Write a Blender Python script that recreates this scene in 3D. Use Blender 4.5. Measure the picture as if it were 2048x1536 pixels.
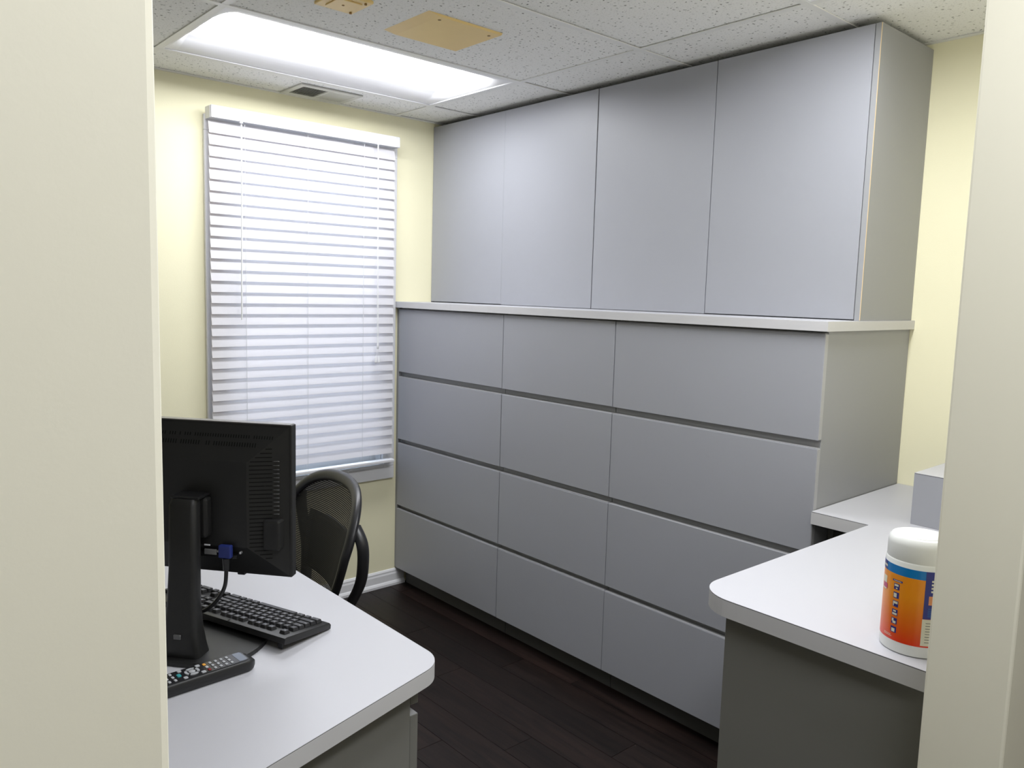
import bpy, bmesh, math, random
from mathutils import Vector, Matrix

# ------------------------------------------------------------------ clean
for o in list(bpy.data.objects):
    bpy.data.objects.remove(o, do_unlink=True)
scene = bpy.context.scene
C = scene.collection
R = math.radians
rnd = random.Random(7)

# ------------------------------------------------------------------ camera
cam_d = bpy.data.cameras.new('camera')
cam = bpy.data.objects.new('camera', cam_d)
C.objects.link(cam)
cam_d.sensor_fit = 'HORIZONTAL'
cam_d.sensor_width = 36.0
cam_d.lens = 36.0 * 1578.0151 / 2048
cam_d.shift_x = (1024 - 984.87) / 2048
cam_d.shift_y = (760.91 - 768) / 2048
cam_d.clip_start = 0.02
yaw, pitch, roll = R(49.19917), R(-6.39545), R(1.46668)
fw = Vector((-math.sin(yaw) * math.cos(pitch), math.cos(yaw) * math.cos(pitch), math.sin(pitch)))
ri = Vector((math.cos(yaw), math.sin(yaw), 0))
up = ri.cross(fw)
ri2 = ri * math.cos(roll) + up * math.sin(roll)
up2 = -ri * math.sin(roll) + up * math.cos(roll)
M = Matrix((ri2, up2, -fw)).transposed().to_4x4()
M.translation = (3.3437, -2.2373, 1.5306)
cam.matrix_world = M
scene.camera = cam

# ------------------------------------------------------------------ world / exposure
LAMP_A = 22.5      # troffer over the window
LAMP_B = 26.0      # second troffer
LAMP_HALL = 24.5    # hall panel behind the photographer
w = bpy.data.worlds.new('sky')
scene.world = w
w.use_nodes = True
bg = w.node_tree.nodes['Background']
bg.inputs[0].default_value = (0.78, 0.87, 1.0, 1)
bg.inputs[1].default_value = 5.0
vs = scene.view_settings
vs.view_transform = 'Standard'
vs.look = 'None'
vs.gamma = 1.0
vs.use_curve_mapping = False
vs.exposure = 0.0

# ------------------------------------------------------------------ materials
def srgb(r, g, b):
    f = lambda c: (c / 255 / 12.92) if c / 255 <= 0.04045 else ((c / 255 + 0.055) / 1.055) ** 2.4
    return (f(r), f(g), f(b))

def mat(name, col, rough=0.5, spec=0.5, var=0.0, vscale=20.0, bump=0.0, bscale=200.0, metal=0.0,
        emit=None, es=0.0, stretch=(1, 1, 1), rand=0.0):
    m = bpy.data.materials.new(name)
    m.use_nodes = True
    nt = m.node_tree
    b = nt.nodes['Principled BSDF']
    b.inputs['Base Color'].default_value = (*col, 1)
    b.inputs['Roughness'].default_value = rough
    b.inputs['Specular IOR Level'].default_value = spec
    b.inputs['Metallic'].default_value = metal
    tc = nt.nodes.new('ShaderNodeTexCoord')
    mp = nt.nodes.new('ShaderNodeMapping')
    mp.inputs['Scale'].default_value = stretch
    nt.links.new(tc.outputs['Object'], mp.inputs['Vector'])
    last = None
    if var > 0:
        n = nt.nodes.new('ShaderNodeTexNoise')
        n.inputs['Scale'].default_value = vscale
        n.inputs['Detail'].default_value = 4
        nt.links.new(mp.outputs[0], n.inputs['Vector'])
        mr = nt.nodes.new('ShaderNodeMapRange')
        mr.inputs['To Min'].default_value = 1 - var
        mr.inputs['To Max'].default_value = 1 + var
        nt.links.new(n.outputs['Fac'], mr.inputs['Value'])
        last = mr.outputs[0]
    if rand > 0:
        oi = nt.nodes.new('ShaderNodeObjectInfo')
        mr2 = nt.nodes.new('ShaderNodeMapRange')
        mr2.inputs['To Min'].default_value = 1 - rand
        mr2.inputs['To Max'].default_value = 1 + rand
        nt.links.new(oi.outputs['Random'], mr2.inputs['Value'])
        if last:
            mu = nt.nodes.new('ShaderNodeMath')
            mu.operation = 'MULTIPLY'
            nt.links.new(last, mu.inputs[0])
            nt.links.new(mr2.outputs[0], mu.inputs[1])
            last = mu.outputs[0]
        else:
            last = mr2.outputs[0]
    if last:
        vm = nt.nodes.new('ShaderNodeVectorMath')
        vm.operation = 'SCALE'
        vm.inputs[0].default_value = col
        nt.links.new(last, vm.inputs['Scale'])
        nt.links.new(vm.outputs[0], b.inputs['Base Color'])
    if bump > 0:
        n2 = nt.nodes.new('ShaderNodeTexNoise')
        n2.inputs['Scale'].default_value = bscale
        n2.inputs['Detail'].default_value = 3
        nt.links.new(mp.outputs[0], n2.inputs['Vector'])
        bp = nt.nodes.new('ShaderNodeBump')
        bp.inputs['Strength'].default_value = bump
        bp.inputs['Distance'].default_value = 0.002
        nt.links.new(n2.outputs['Fac'], bp.inputs['Height'])
        nt.links.new(bp.outputs[0], b.inputs['Normal'])
    if emit:
        b.inputs['Emission Color'].default_value = (*emit, 1)
        b.inputs['Emission Strength'].default_value = es
    return m

M_wall = mat('yellow_wall_paint', srgb(248, 243, 210), 0.6, 0.3, var=0.012, vscale=3, bump=0.12, bscale=260)
M_part = mat('cream_partition_paint', srgb(240, 236, 216), 0.6, 0.3, var=0.012, vscale=3, bump=0.02, bscale=420)
M_far = mat('tan_hall_paint', (0.66, 0.63, 0.55), 0.6, 0.3, var=0.012, vscale=3)
M_lam = mat('grey_laminate', (0.345, 0.352, 0.382), 0.42, 0.45, var=0.012, vscale=6, bump=0.02, bscale=900)
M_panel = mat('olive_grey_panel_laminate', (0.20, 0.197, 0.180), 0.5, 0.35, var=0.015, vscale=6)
M_lam_side = mat('grey_laminate_side', (0.315, 0.32, 0.33), 0.48, 0.4, var=0.012, vscale=6)
M_rail = mat('grey_rail_laminate', (0.33, 0.335, 0.345), 0.5, 0.4, var=0.02)
M_white_lam = mat('white_laminate', (0.50, 0.50, 0.53), 0.42, 0.4, var=0.01, vscale=8, bump=0.03, bscale=700)
M_edge = mat('pale_grey_edge_band', (0.56, 0.555, 0.56), 0.45, 0.4, var=0.015, vscale=12)
M_edge2 = mat('grey_edge_band', (0.42, 0.42, 0.43), 0.45, 0.4, var=0.015, vscale=12)
M_seam = mat('dark_laminate_seam', (0.05, 0.048, 0.045), 0.6, 0.3, var=0.05)
M_tan = mat('raw_wood_edge', srgb(214, 190, 150), 0.6, 0.3, var=0.08, vscale=40, stretch=(1, 1, 0.1))
M_toe = mat('toe_kick_laminate', (0.10, 0.10, 0.10), 0.55, 0.35, var=0.03)
M_white = mat('white_trim_paint', (0.80, 0.80, 0.82), 0.35, 0.45, var=0.01)
M_blind = mat('white_blind_vinyl', (0.84, 0.84, 0.87), 0.38, 0.4, var=0.008, vscale=30, stretch=(1, 0.1, 1))
M_cord = mat('white_cord', (0.82, 0.82, 0.82), 0.7, 0.2, var=0.03)
M_tbar = mat('white_ceiling_grid', (0.82, 0.82, 0.80), 0.4, 0.4, var=0.02)
M_ref = mat('white_troffer_enamel', (0.86, 0.86, 0.88), 0.4, 0.4, var=0.005)
M_beige = mat('beige_plastic_plate', srgb(238, 208, 140), 0.45, 0.4, var=0.04, vscale=15)
M_screw = mat('dull_brass_screw', srgb(150, 120, 70), 0.4, 0.5, metal=0.6, var=0.05)
M_vent = mat('vent_enamel', (0.62, 0.62, 0.58), 0.4, 0.4, var=0.02)
M_ventdark = mat('vent_duct', (0.10, 0.10, 0.095), 0.7, 0.2, var=0.1)
M_black = mat('black_plastic', (0.014, 0.014, 0.014), 0.42, 0.4, var=0.05, bump=0.08, bscale=1200)
M_black2 = mat('black_gloss_plastic', (0.011, 0.011, 0.012), 0.28, 0.45, var=0.05)
M_slot = mat('vent_slot_black', (0.003, 0.003, 0.003), 0.6, 0.2, var=0.1)
M_glint = mat('glint_grey_plastic', (0.10, 0.10, 0.10), 0.25, 0.6, var=0.05)  # paler grey: lit glints by the vent slots as colour; also the release button
M_key = mat('black_key_plastic', (0.022, 0.022, 0.024), 0.38, 0.45, var=0.05, rand=0.1)
M_legend = mat('white_key_print', (0.75, 0.75, 0.78), 0.5, 0.3, var=0.02)
M_silver = mat('silver_port_metal', (0.45, 0.45, 0.45), 0.35, 0.5, metal=0.7, var=0.05)
M_blue = mat('blue_plug_plastic', (0.018, 0.03, 0.16), 0.4, 0.4, var=0.05)
M_mesh = mat('black_mesh_fabric', (0.016, 0.016, 0.017), 0.6, 0.3, var=0.1)
M_frame = mat('graphite_chair_plastic', (0.017, 0.017, 0.019), 0.36, 0.5, var=0.05)
M_screen = mat('dark_lcd_screen', (0.01, 0.01, 0.012), 0.15, 0.5, var=0.05)
M_btn = mat('grey_rubber_button', (0.42, 0.43, 0.45), 0.5, 0.4, var=0.03)
M_teal = mat('teal_rubber_button', srgb(60, 150, 155), 0.5, 0.4, var=0.03)
M_red = mat('red_rubber_button', srgb(130, 40, 45), 0.5, 0.4, var=0.03)
M_amber = mat('amber_rubber_button', srgb(235, 170, 70), 0.5, 0.4, var=0.03)
M_rface = mat('remote_face_gloss', (0.02, 0.02, 0.022), 0.15, 0.6, var=0.03)
M_rwin = mat('remote_glossy_window', (0.10, 0.12, 0.16), 0.08, 0.8, var=0.05)
M_pot = mat('white_canister_plastic', (0.80, 0.81, 0.78), 0.35, 0.45, var=0.01)
M_lblue = mat('label_blue_ink', srgb(0, 120, 190), 0.3, 0.5, var=0.02)
M_lnavy = mat('label_navy_ink', srgb(44, 50, 128), 0.3, 0.5, var=0.02)
M_lwhite = mat('label_white_ink', srgb(225, 222, 200), 0.35, 0.4, var=0.02)
M_lgrey = mat('label_fine_print_ink', srgb(120, 118, 110), 0.4, 0.3, var=0.1)
M_lpink = mat('label_red_ink', srgb(190, 60, 110), 0.35, 0.4, var=0.05)
M_ltan = mat('label_photo_ink', srgb(222, 150, 100), 0.35, 0.4, var=0.25, vscale=90)
M_grout = mat('floor_joint', (0.008, 0.006, 0.005), 0.7, 0.2, var=0.1)
M_dull = mat('unseen_dark_board', (0.05, 0.05, 0.05), 0.7, 0.2, var=0.05)


def emitter(name, strength, col=(0.965, 0.985, 1.03)):
    m = bpy.data.materials.new(name)
    m.use_nodes = True
    nt = m.node_tree
    nt.nodes.remove(nt.nodes['Principled BSDF'])
    e = nt.nodes.new('ShaderNodeEmission')
    e.inputs[0].default_value = (*col, 1)
    e.inputs[1].default_value = strength
    nt.links.new(e.outputs[0], nt.nodes['Material Output'].inputs[0])
    return m


def glass_mat():
    m = bpy.data.materials.new('window_glass')
    m.use_nodes = True
    nt = m.node_tree
    nt.nodes.remove(nt.nodes['Principled BSDF'])
    t = nt.nodes.new('ShaderNodeBsdfTransparent')
    t.inputs[0].default_value = (0.9, 0.95, 0.97, 1)
    g = nt.nodes.new('ShaderNodeBsdfGlossy')
    g.inputs['Roughness'].default_value = 0.02
    fr = nt.nodes.new('ShaderNodeFresnel')
    mx = nt.nodes.new('ShaderNodeMixShader')
    nt.links.new(fr.outputs[0], mx.inputs[0])
    nt.links.new(t.outputs[0], mx.inputs[1])
    nt.links.new(g.outputs[0], mx.inputs[2])
    nt.links.new(mx.outputs[0], nt.nodes['Material Output'].inputs[0])
    return m


def blind_mat():
    m = mat('white_translucent_slat', (0.86, 0.86, 0.88), 0.38, 0.4, var=0.008, vscale=30, stretch=(1, 0.1, 1))
    nt = m.node_tree
    tr = nt.nodes.new('ShaderNodeBsdfTranslucent')
    tr.inputs[0].default_value = (0.92, 0.86, 0.88, 1)
    mx = nt.nodes.new('ShaderNodeMixShader')
    mx.inputs[0].default_value = 0.33
    nt.links.new(nt.nodes['Principled BSDF'].outputs[0], mx.inputs[1])
    nt.links.new(tr.outputs[0], mx.inputs[2])
    nt.links.new(mx.outputs[0], nt.nodes['Material Output'].inputs[0])
    return m


def tile_mat():
    m = bpy.data.materials.new('fissured_ceiling_tile')
    m.use_nodes = True
    nt = m.node_tree
    b = nt.nodes['Principled BSDF']
    b.inputs['Roughness'].default_value = 0.85
    b.inputs['Specular IOR Level'].default_value = 0.1
    geo = nt.nodes.new('ShaderNodeNewGeometry')
    nz = nt.nodes.new('ShaderNodeTexNoise')
    nz.inputs['Scale'].default_value = 28
    nt.links.new(geo.outputs['Position'], nz.inputs['Vector'])
    add = nt.nodes.new('ShaderNodeVectorMath')
    add.operation = 'MULTIPLY_ADD'
    add.inputs[1].default_value = (0.035, 0.035, 0.0)
    nt.links.new(nz.outputs['Color'], add.inputs[0])
    nt.links.new(geo.outputs['Position'], add.inputs[2])
    v = nt.nodes.new('ShaderNodeTexVoronoi')
    v.inputs['Scale'].default_value = 50
    v.voronoi_dimensions = '2D'
    nt.links.new(add.outputs[0], v.inputs['Vector'])
    r1 = nt.nodes.new('ShaderNodeMapRange')
    r1.inputs['From Min'].default_value = 0.10
    r1.inputs['From Max'].default_value = 0.19
    r1.inputs['To Min'].default_value = 1.0
    r1.inputs['To Max'].default_value = 0.0
    nt.links.new(v.outputs['Distance'], r1.inputs['Value'])
    # only some cells carry a pit
    sep = nt.nodes.new('ShaderNodeSeparateColor')
    nt.links.new(v.outputs['Color'], sep.inputs[0])
    gt = nt.nodes.new('ShaderNodeMapRange')
    gt.inputs['From Min'].default_value = 0.35
    gt.inputs['From Max'].default_value = 1.0
    nt.links.new(sep.outputs[0], gt.inputs['Value'])
    mu = nt.nodes.new('ShaderNodeMath')
    mu.operation = 'MULTIPLY'
    nt.links.new(r1.outputs[0], mu.inputs[0])
    nt.links.new(gt.outputs[0], mu.inputs[1])
    v2 = nt.nodes.new('ShaderNodeTexVoronoi')
    v2.inputs['Scale'].default_value = 85
    v2.voronoi_dimensions = '2D'
    nt.links.new(geo.outputs['Position'], v2.inputs['Vector'])
    r2 = nt.nodes.new('ShaderNodeMapRange')
    r2.inputs['From Min'].default_value = 0.06
    r2.inputs['From Max'].default_value = 0.2
    r2.inputs['To Min'].default_value = 0.22
    r2.inputs['To Max'].default_value = 0.0
    nt.links.new(v2.outputs['Distance'], r2.inputs['Value'])
    mx = nt.nodes.new('ShaderNodeMath')
    mx.operation = 'MAXIMUM'
    nt.links.new(mu.outputs[0], mx.inputs[0])
    nt.links.new(r2.outputs[0], mx.inputs[1])
    ramp = nt.nodes.new('ShaderNodeMixRGB')
    ramp.inputs[1].default_value = (0.88, 0.88, 0.86, 1)
    ramp.inputs[2].default_value = (0.20, 0.195, 0.18, 1)
    nt.links.new(mx.outputs[0], ramp.inputs[0])
    nt.links.new(ramp.outputs[0], b.inputs['Base Color'])
    bp = nt.nodes.new('ShaderNodeBump')
    bp.invert = True
    bp.inputs['Strength'].default_value = 0.5
    bp.inputs['Distance'].default_value = 0.003
    nt.links.new(mx.outputs[0], bp.inputs['Height'])
    nt.links.new(bp.outputs[0], b.inputs['Normal'])
    return m


def plank_mat():
    m = bpy.data.materials.new('dark_wood_plank')
    m.use_nodes = True
    nt = m.node_tree
    b = nt.nodes['Principled BSDF']
    b.inputs['Roughness'].default_value = 0.42
    b.inputs['Specular IOR Level'].default_value = 0.28
    geo = nt.nodes.new('ShaderNodeNewGeometry')
    oi = nt.nodes.new('ShaderNodeObjectInfo')
    off = nt.nodes.new('ShaderNodeVectorMath')
    off.operation = 'SCALE'
    off.inputs[0].default_value = (37, 11, 5)
    nt.links.new(oi.outputs['Random'], off.inputs['Scale'])
    ad = nt.nodes.new('ShaderNodeVectorMath')
    nt.links.new(geo.outputs['Position'], ad.inputs[0])
    nt.links.new(off.outputs[0], ad.inputs[1])
    mp = nt.nodes.new('ShaderNodeMapping')
    mp.inputs['Scale'].default_value = (1.2, 16, 1)
    nt.links.new(ad.outputs[0], mp.inputs['Vector'])
    n = nt.nodes.new('ShaderNodeTexNoise')
    n.inputs['Scale'].default_value = 3.0
    n.inputs['Detail'].default_value = 8
    n.inputs['Roughness'].default_value = 0.65
    n.inputs['Distortion'].default_value = 0.6
    nt.links.new(mp.outputs[0], n.inputs['Vector'])
    cr = nt.nodes.new('ShaderNodeValToRGB')
    cr.color_ramp.elements[0].position = 0.32
    cr.color_ramp.elements[0].color = (0.005, 0.0034, 0.0032, 1)
    cr.color_ramp.elements[1].position = 0.72
    cr.color_ramp.elements[1].color = (0.022, 0.0125, 0.0105, 1)
    nt.links.new(n.outputs['Fac'], cr.inputs[0])
    mr = nt.nodes.new('ShaderNodeMapRange')
    mr.inputs['To Min'].default_value = 0.7
    mr.inputs['To Max'].default_value = 1.25
    nt.links.new(oi.outputs['Random'], mr.inputs['Value'])
    sc = nt.nodes.new('ShaderNodeVectorMath')
    sc.operation = 'SCALE'
    nt.links.new(cr.outputs[0], sc.inputs[0])
    nt.links.new(mr.outputs[0], sc.inputs['Scale'])
    nt.links.new(sc.outputs[0], b.inputs['Base Color'])
    bp = nt.nodes.new('ShaderNodeBump')
    bp.inputs['Strength'].default_value = 0.15
    bp.inputs['Distance'].default_value = 0.002
    nt.links.new(n.outputs['Fac'], bp.inputs['Height'])
    nt.links.new(bp.outputs[0], b.inputs['Normal'])
    return m


def orange_mat(z0, z1):
    m = bpy.data.materials.new('label_orange_print')
    m.use_nodes = True
    nt = m.node_tree
    b = nt.nodes['Principled BSDF']
    b.inputs['Roughness'].default_value = 0.3
    tc = nt.nodes.new('ShaderNodeTexCoord')
    sp = nt.nodes.new('ShaderNodeSeparateXYZ')
    nt.links.new(tc.outputs['Object'], sp.inputs[0])
    mr = nt.nodes.new('ShaderNodeMapRange')
    mr.inputs['From Min'].default_value = z0
    mr.inputs['From Max'].default_value = z1
    nt.links.new(sp.outputs['Z'], mr.inputs['Value'])
    cr = nt.nodes.new('ShaderNodeValToRGB')
    cr.color_ramp.elements[0].position = 0.0
    cr.color_ramp.elements[0].color = (*srgb(222, 52, 14), 1)
    cr.color_ramp.elements[1].position = 0.62
    cr.color_ramp.elements[1].color = (*srgb(240, 148, 22), 1)
    nt.links.new(mr.outputs[0], cr.inputs[0])
    nt.links.new(cr.outputs[0], b.inputs['Base Color'])
    return m


M_slat = blind_mat()
M_tile = tile_mat()
M_plank = plank_mat()
M_glass = glass_mat()

# ------------------------------------------------------------------ mesh helpers
OFF = {}

def reg(o, parent, off):
    if parent is not None:
        o.parent = parent
    OFF[o.name] = Vector(off)
    return o


def tag(o, label=None, cat=None, group=None, kind=None):
    if label:
        o['label'] = label
    if cat:
        o['category'] = cat
    if group:
        o['group'] = group
    if kind:
        o['kind'] = kind
    return o


def thing(name, label, cat, loc=(0, 0, 0), rotz=0.0, group=None, local=False):
    o = bpy.data.objects.new(name, None)
    C.objects.link(o)
    o.empty_display_size = 0.1
    o.location = loc
    o.rotation_euler = (0, 0, rotz)
    OFF[o.name] = Vector((0, 0, 0)) if local else Vector(loc)
    return tag(o, label, cat, group)


class MB:
    """collects geometry for ONE mesh object"""
    def __init__(self):
        self.bm = bmesh.new()

    def box(self, lo, hi, bevel=0.0, seg=2, mtx=None):
        lo, hi = Vector(lo), Vector(hi)
        t = bmesh.new()
        bmesh.ops.create_cube(t, size=1.0)
        for v in t.verts:
            v.co = Vector((lo[i] + (v.co[i] + 0.5) * (hi[i] - lo[i]) for i in range(3)))
        if bevel > 0:
            bmesh.ops.bevel(t, geom=list(t.edges), offset=bevel, segments=seg, profile=0.5, affect='EDGES')
        self.join(t, mtx)
        return self

    def join(self, t, mtx=None):
        if mtx is not None:
            bmesh.ops.transform(t, matrix=mtx, verts=list(t.verts))
        me = bpy.data.meshes.new('tmp')
        t.to_mesh(me)
        t.free()
        self.bm.from_mesh(me)
        bpy.data.meshes.remove(me)

    def prism(self, pts, z0, z1, bevel=0.0, mtx=None):
        """polygon in XY extruded in Z"""
        t = bmesh.new()
        vs_ = [t.verts.new((p[0], p[1], z0)) for p in pts]
        f = t.faces.new(vs_)
        r = bmesh.ops.extrude_face_region(t, geom=[f])
        for g in r['geom']:
            if isinstance(g, bmesh.types.BMVert):
                g.co.z = z1
        bmesh.ops.recalc_face_normals(t, faces=list(t.faces))
        if bevel > 0:
            ed = [e for e in t.edges if abs(e.verts[0].co.z - e.verts[1].co.z) < 1e-6]
            bmesh.ops.bevel(t, geom=ed, offset=bevel, segments=2, profile=0.5, affect='EDGES')
        self.join(t, mtx)
        return self

    def lathe(self, prof, n=32, mtx=None, cap=True, a0=0.0, a1=2 * math.pi):
        """prof: list of (r, z)"""
        t = bmesh.new()
        full = abs(a1 - a0 - 2 * math.pi) < 1e-6
        cols = n if full else n + 1
        rings = []
        for (r, z) in prof:
            ring = []
            for k in range(cols):
                a = a0 + (a1 - a0) * k / n
                ring.append(t.verts.new((r * math.cos(a), r * math.sin(a), z)))
            rings.append(ring)
        for i in range(len(prof) - 1):
            for k in range(n):
                k2 = (k + 1) % cols
                t.faces.new((rings[i][k], rings[i][k2], rings[i + 1][k2], rings[i + 1][k]))
        if cap and full:
            t.faces.new(list(reversed(rings[0])))
            t.faces.new(rings[-1])
        self.join(t, mtx)
        return self

    def tube(self, pts, rad, n=8, mtx=None, closed=False, flat=1.0):
        """tube along a polyline; rad may be a list; flat squashes along the binormal"""
        t = bmesh.new()
        pts = [Vector(p) for p in pts]
        m = len(pts)
        rs = rad if isinstance(rad, (list, tuple)) else [rad] * m
        rings = []
        prev = None
        for i, p in enumerate(pts):
            if closed:
                d = pts[(i + 1) % m] - pts[i - 1]
            else:
                d = pts[min(i + 1, m - 1)] - pts[max(i - 1, 0)]
            d.normalize()
            if prev is None:
                ref = Vector((0, 0, 1)) if abs(d.z) < 0.9 else Vector((1, 0, 0))
                nrm = d.cross(ref).normalized()
            else:
                nrm = (prev - d * prev.dot(d)).normalized()
            prev = nrm
            bn = d.cross(nrm)
            rings.append([t.verts.new(p + rs[i] * (math.cos(2 * math.pi * k / n) * nrm + flat * math.sin(2 * math.pi * k / n) * bn)) for k in range(n)])
        for i in range(m if closed else m - 1):
            a, b = rings[i], rings[(i + 1) % m]
            for k in range(n):
                t.faces.new((a[k], a[(k + 1) % n], b[(k + 1) % n], b[k]))
        if not closed:
            t.faces.new(list(reversed(rings[0])))
            t.faces.new(rings[-1])
        bmesh.ops.recalc_face_normals(t, faces=list(t.faces))
        self.join(t, mtx)
        return self

    def raw(self, verts, faces, mtx=None):
        t = bmesh.new()
        vv = [t.verts.new(v) for v in verts]
        for f in faces:
            t.faces.new([vv[i] for i in f])
        self.join(t, mtx)
        return self

    def build(self, name, m, parent=None, smooth=False, origin=None):
        off = OFF[parent.name] if parent is not None else Vector(origin or (0, 0, 0))
        for v in self.bm.verts:
            v.co -= off
        me = bpy.data.meshes.new(name)
        if smooth:
            for f in self.bm.faces:
                f.smooth = True
            for e in self.bm.edges:
                if len(e.link_faces) == 2 and e.calc_face_angle(0) > R(38):
                    e.smooth = False
        self.bm.to_mesh(me)
        self.bm.free()
        me.materials.append(m)
        o = bpy.data.objects.new(name, me)
        C.objects.link(o)
        if parent is None:
            o.location = off
        return reg(o, parent, off)


def box(name, lo, hi, m, parent=None, bevel=0.0, seg=2, smooth=False, origin=None):
    return MB().box(lo, hi, bevel, seg).build(name, m, parent, smooth, origin)


def struct(o):
    o['kind'] = 'structure'
    return o


# ------------------------------------------------------------------ room numbers
ZC = 2.3726           # ceiling
YB = 0.593            # back wall plane (behind cabinets)
XP0, XP1 = 2.92, 3.03  # partition with the opening
YO0, YO1 = -2.135, -1.0
YN = -4.5             # near wall of the office
XH = 4.75             # far hall wall
YH0, YH1 = -4.6, YB

# ------------------------------------------------------------------ setting
floor = struct(box('floor', (-0.12, YH0 - 0.1, -0.06), (XH + 0.1, YB + 0.1, -0.006), M_grout, origin=(1.5, -1.5, -0.06)))
PW = 0.127
unit = bpy.data.meshes.new('plank')
bmq = bmesh.new()
bmesh.ops.create_cube(bmq, size=1.0)
bmq.to_mesh(unit)
bmq.free()
unit.materials.append(M_plank)

def plank(x0, x1, y0, y1):
    g = 0.0009
    o = bpy.data.objects.new('plank', unit)
    C.objects.link(o)
    o.parent = floor
    c = Vector(((x0 + x1) / 2, (y0 + y1) / 2, -0.003 + rnd.uniform(-0.0002, 0.0002)))
    o.location = c - OFF[floor.name]
    o.scale = (x1 - x0 - 2 * g, y1 - y0 - 2 * g, 0.006)

y = YB
row = 0
while y > YH0:
    y0 = max(y - PW, YH0)
    x = 0.0
    first = [0.55, 0.95, 0.3, 0.75, 0.12, 1.05][row % 6]
    nx = first
    while x < XH - 0.01:
        x1 = min(nx, XH)
        if y0 < YN - 0.2 and x1 <= XP1:
            pass
        else:
            plank(x, x1, y0, y)
        x = x1
        nx = x1 + 1.2
    y = y0
    row += 1

# window wall (X = 0) with a window opening
WY0, WY1, WZ0, WZ1 = -0.905, -0.082, 0.655, 2.165
mb = MB()
mb.box((-0.14, YN - 0.1, 0), (0, WY0, ZC + 0.06))
mb.box((-0.14, WY1, 0), (0, YB + 0.1, ZC + 0.06))
mb.box((-0.14, WY0, 0), (0, WY1, WZ0))
mb.box((-0.14, WY0, WZ1), (0, WY1, ZC + 0.06))
wall_left = struct(mb.build('wall_left', M_wall, origin=(0, -1, 0)))
wall_back = struct(box('wall_back', (0, YB, 0), (XP1, YB + 0.1, ZC + 0.06), M_wall, origin=(1.5, YB, 0)))
mb = MB()
mb.box((XP0, YO1, 0), (XP1, YB, ZC + 0.06), 0.004)
wall_right = struct(mb.build('wall_right', M_part, origin=(XP0, 0, 0)))
mb = MB()
mb.box((XP0, YH0, 0), (XP1, YO0, ZC + 0.06), 0.004)
wall_front = struct(mb.build('wall_front', M_part, origin=(XP0, -3, 0)))
struct(box('trim_1', (XP0, YO0 + 0.0005, 2.14), (XP1, YO1 - 0.0005, ZC + 0.06), M_part, origin=(XP0, -1.6, 2.14)))
struct(box('wall_near', (0, YN - 0.1, 0), (XP0, YN, ZC + 0.06), M_far, origin=(1.5, YN, 0)))
# hall shell behind the photographer
struct(box('wall_hall_far', (XH, YH0, 0), (XH + 0.1, YH1, ZC + 0.06), M_far, origin=(XH, -2, 0)))
struct(box('wall_hall_left', (XP1, YH0 - 0.1, 0), (XH, YH0, ZC + 0.06), M_far, origin=(4, YH0, 0)))
struct(box('wall_hall_right', (XP1, YH1, 0), (XH, YH1 + 0.1, ZC + 0.06), M_far, origin=(4, YH1, 0)))

# ceiling: slab, grid bars and lay-in tiles
ceiling = struct(box('ceiling', (-0.14, YH0 - 0.1, ZC + 0.10), (XH + 0.1, YB + 0.1, ZC + 0.16), M_dull, origin=(1.5, -1.5, ZC + 0.10)))
GX = [0.0, 0.2887, 0.8987, 1.5087, 2.1187, 2.7287, XP0]
GY = [YN, -3.6817, -2.4617, -1.2417, -0.0217, YB]
for i in range(len(GX) - 1):
    for j in range(len(GY) - 1):
        if (i, j) in ((1, 3), (4, 3)):
            continue
        dz = rnd.uniform(0.0, 0.0015)
        box('ceiling_tile', (GX[i] + 0.001, GY[j] + 0.001, ZC + 0.0035 + dz), (GX[i + 1] - 0.001, GY[j + 1] - 0.001, ZC + 0.019 + dz), M_tile, ceiling)
HX = [XP1, 3.13, 3.74, 4.35, XH]
HY = [YH0, -3.52, -2.30, -1.08, 0.14, YB]
for i in range(len(HX) - 1):
    for j in range(len(HY) - 1):
        if (i, j) == (1, 2):
            continue
        box('ceiling_tile', (HX[i] + 0.001, HY[j] + 0.001, ZC + 0.004), (HX[i + 1] - 0.001, HY[j + 1] - 0.001, ZC + 0.019), M_tile, ceiling)
TB = 0.012
for x in GX[1:-1]:
    box('grid_bar', (x - TB, YN, ZC), (x + TB, YB, ZC + 0.0035), M_tbar, ceiling, 0.0006, 1)
for yv in GY[1:-1]:
    for a, b in zip(GX[:-1], GX[1:]):
        box('grid_bar', (a + TB, yv - TB, ZC + 0.0003), (b - TB, yv + TB, ZC + 0.0035), M_tbar, ceiling, 0.0006, 1)
# wall angle around the office
box('wall_angle', (0, YN, ZC), (0.02, YB, ZC + 0.003), M_tbar, ceiling)
box('wall_angle', (0.02, YB - 0.02, ZC), (XP0, YB, ZC + 0.003), M_tbar, ceiling)
box('wall_angle', (XP0 - 0.02, YN, ZC), (XP0, YB - 0.02, ZC + 0.003), M_tbar, ceiling)
for x in HX[1:-1]:
    box('grid_bar', (x - TB, YH0, ZC), (x + TB, YB, ZC + 0.0035), M_tbar, ceiling)
for yv in HY[1:-1]:
    box('grid_bar', (XP1, yv - TB, ZC + 0.0003), (XH, yv + TB, ZC + 0.0035), M_tbar, ceiling)

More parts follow.
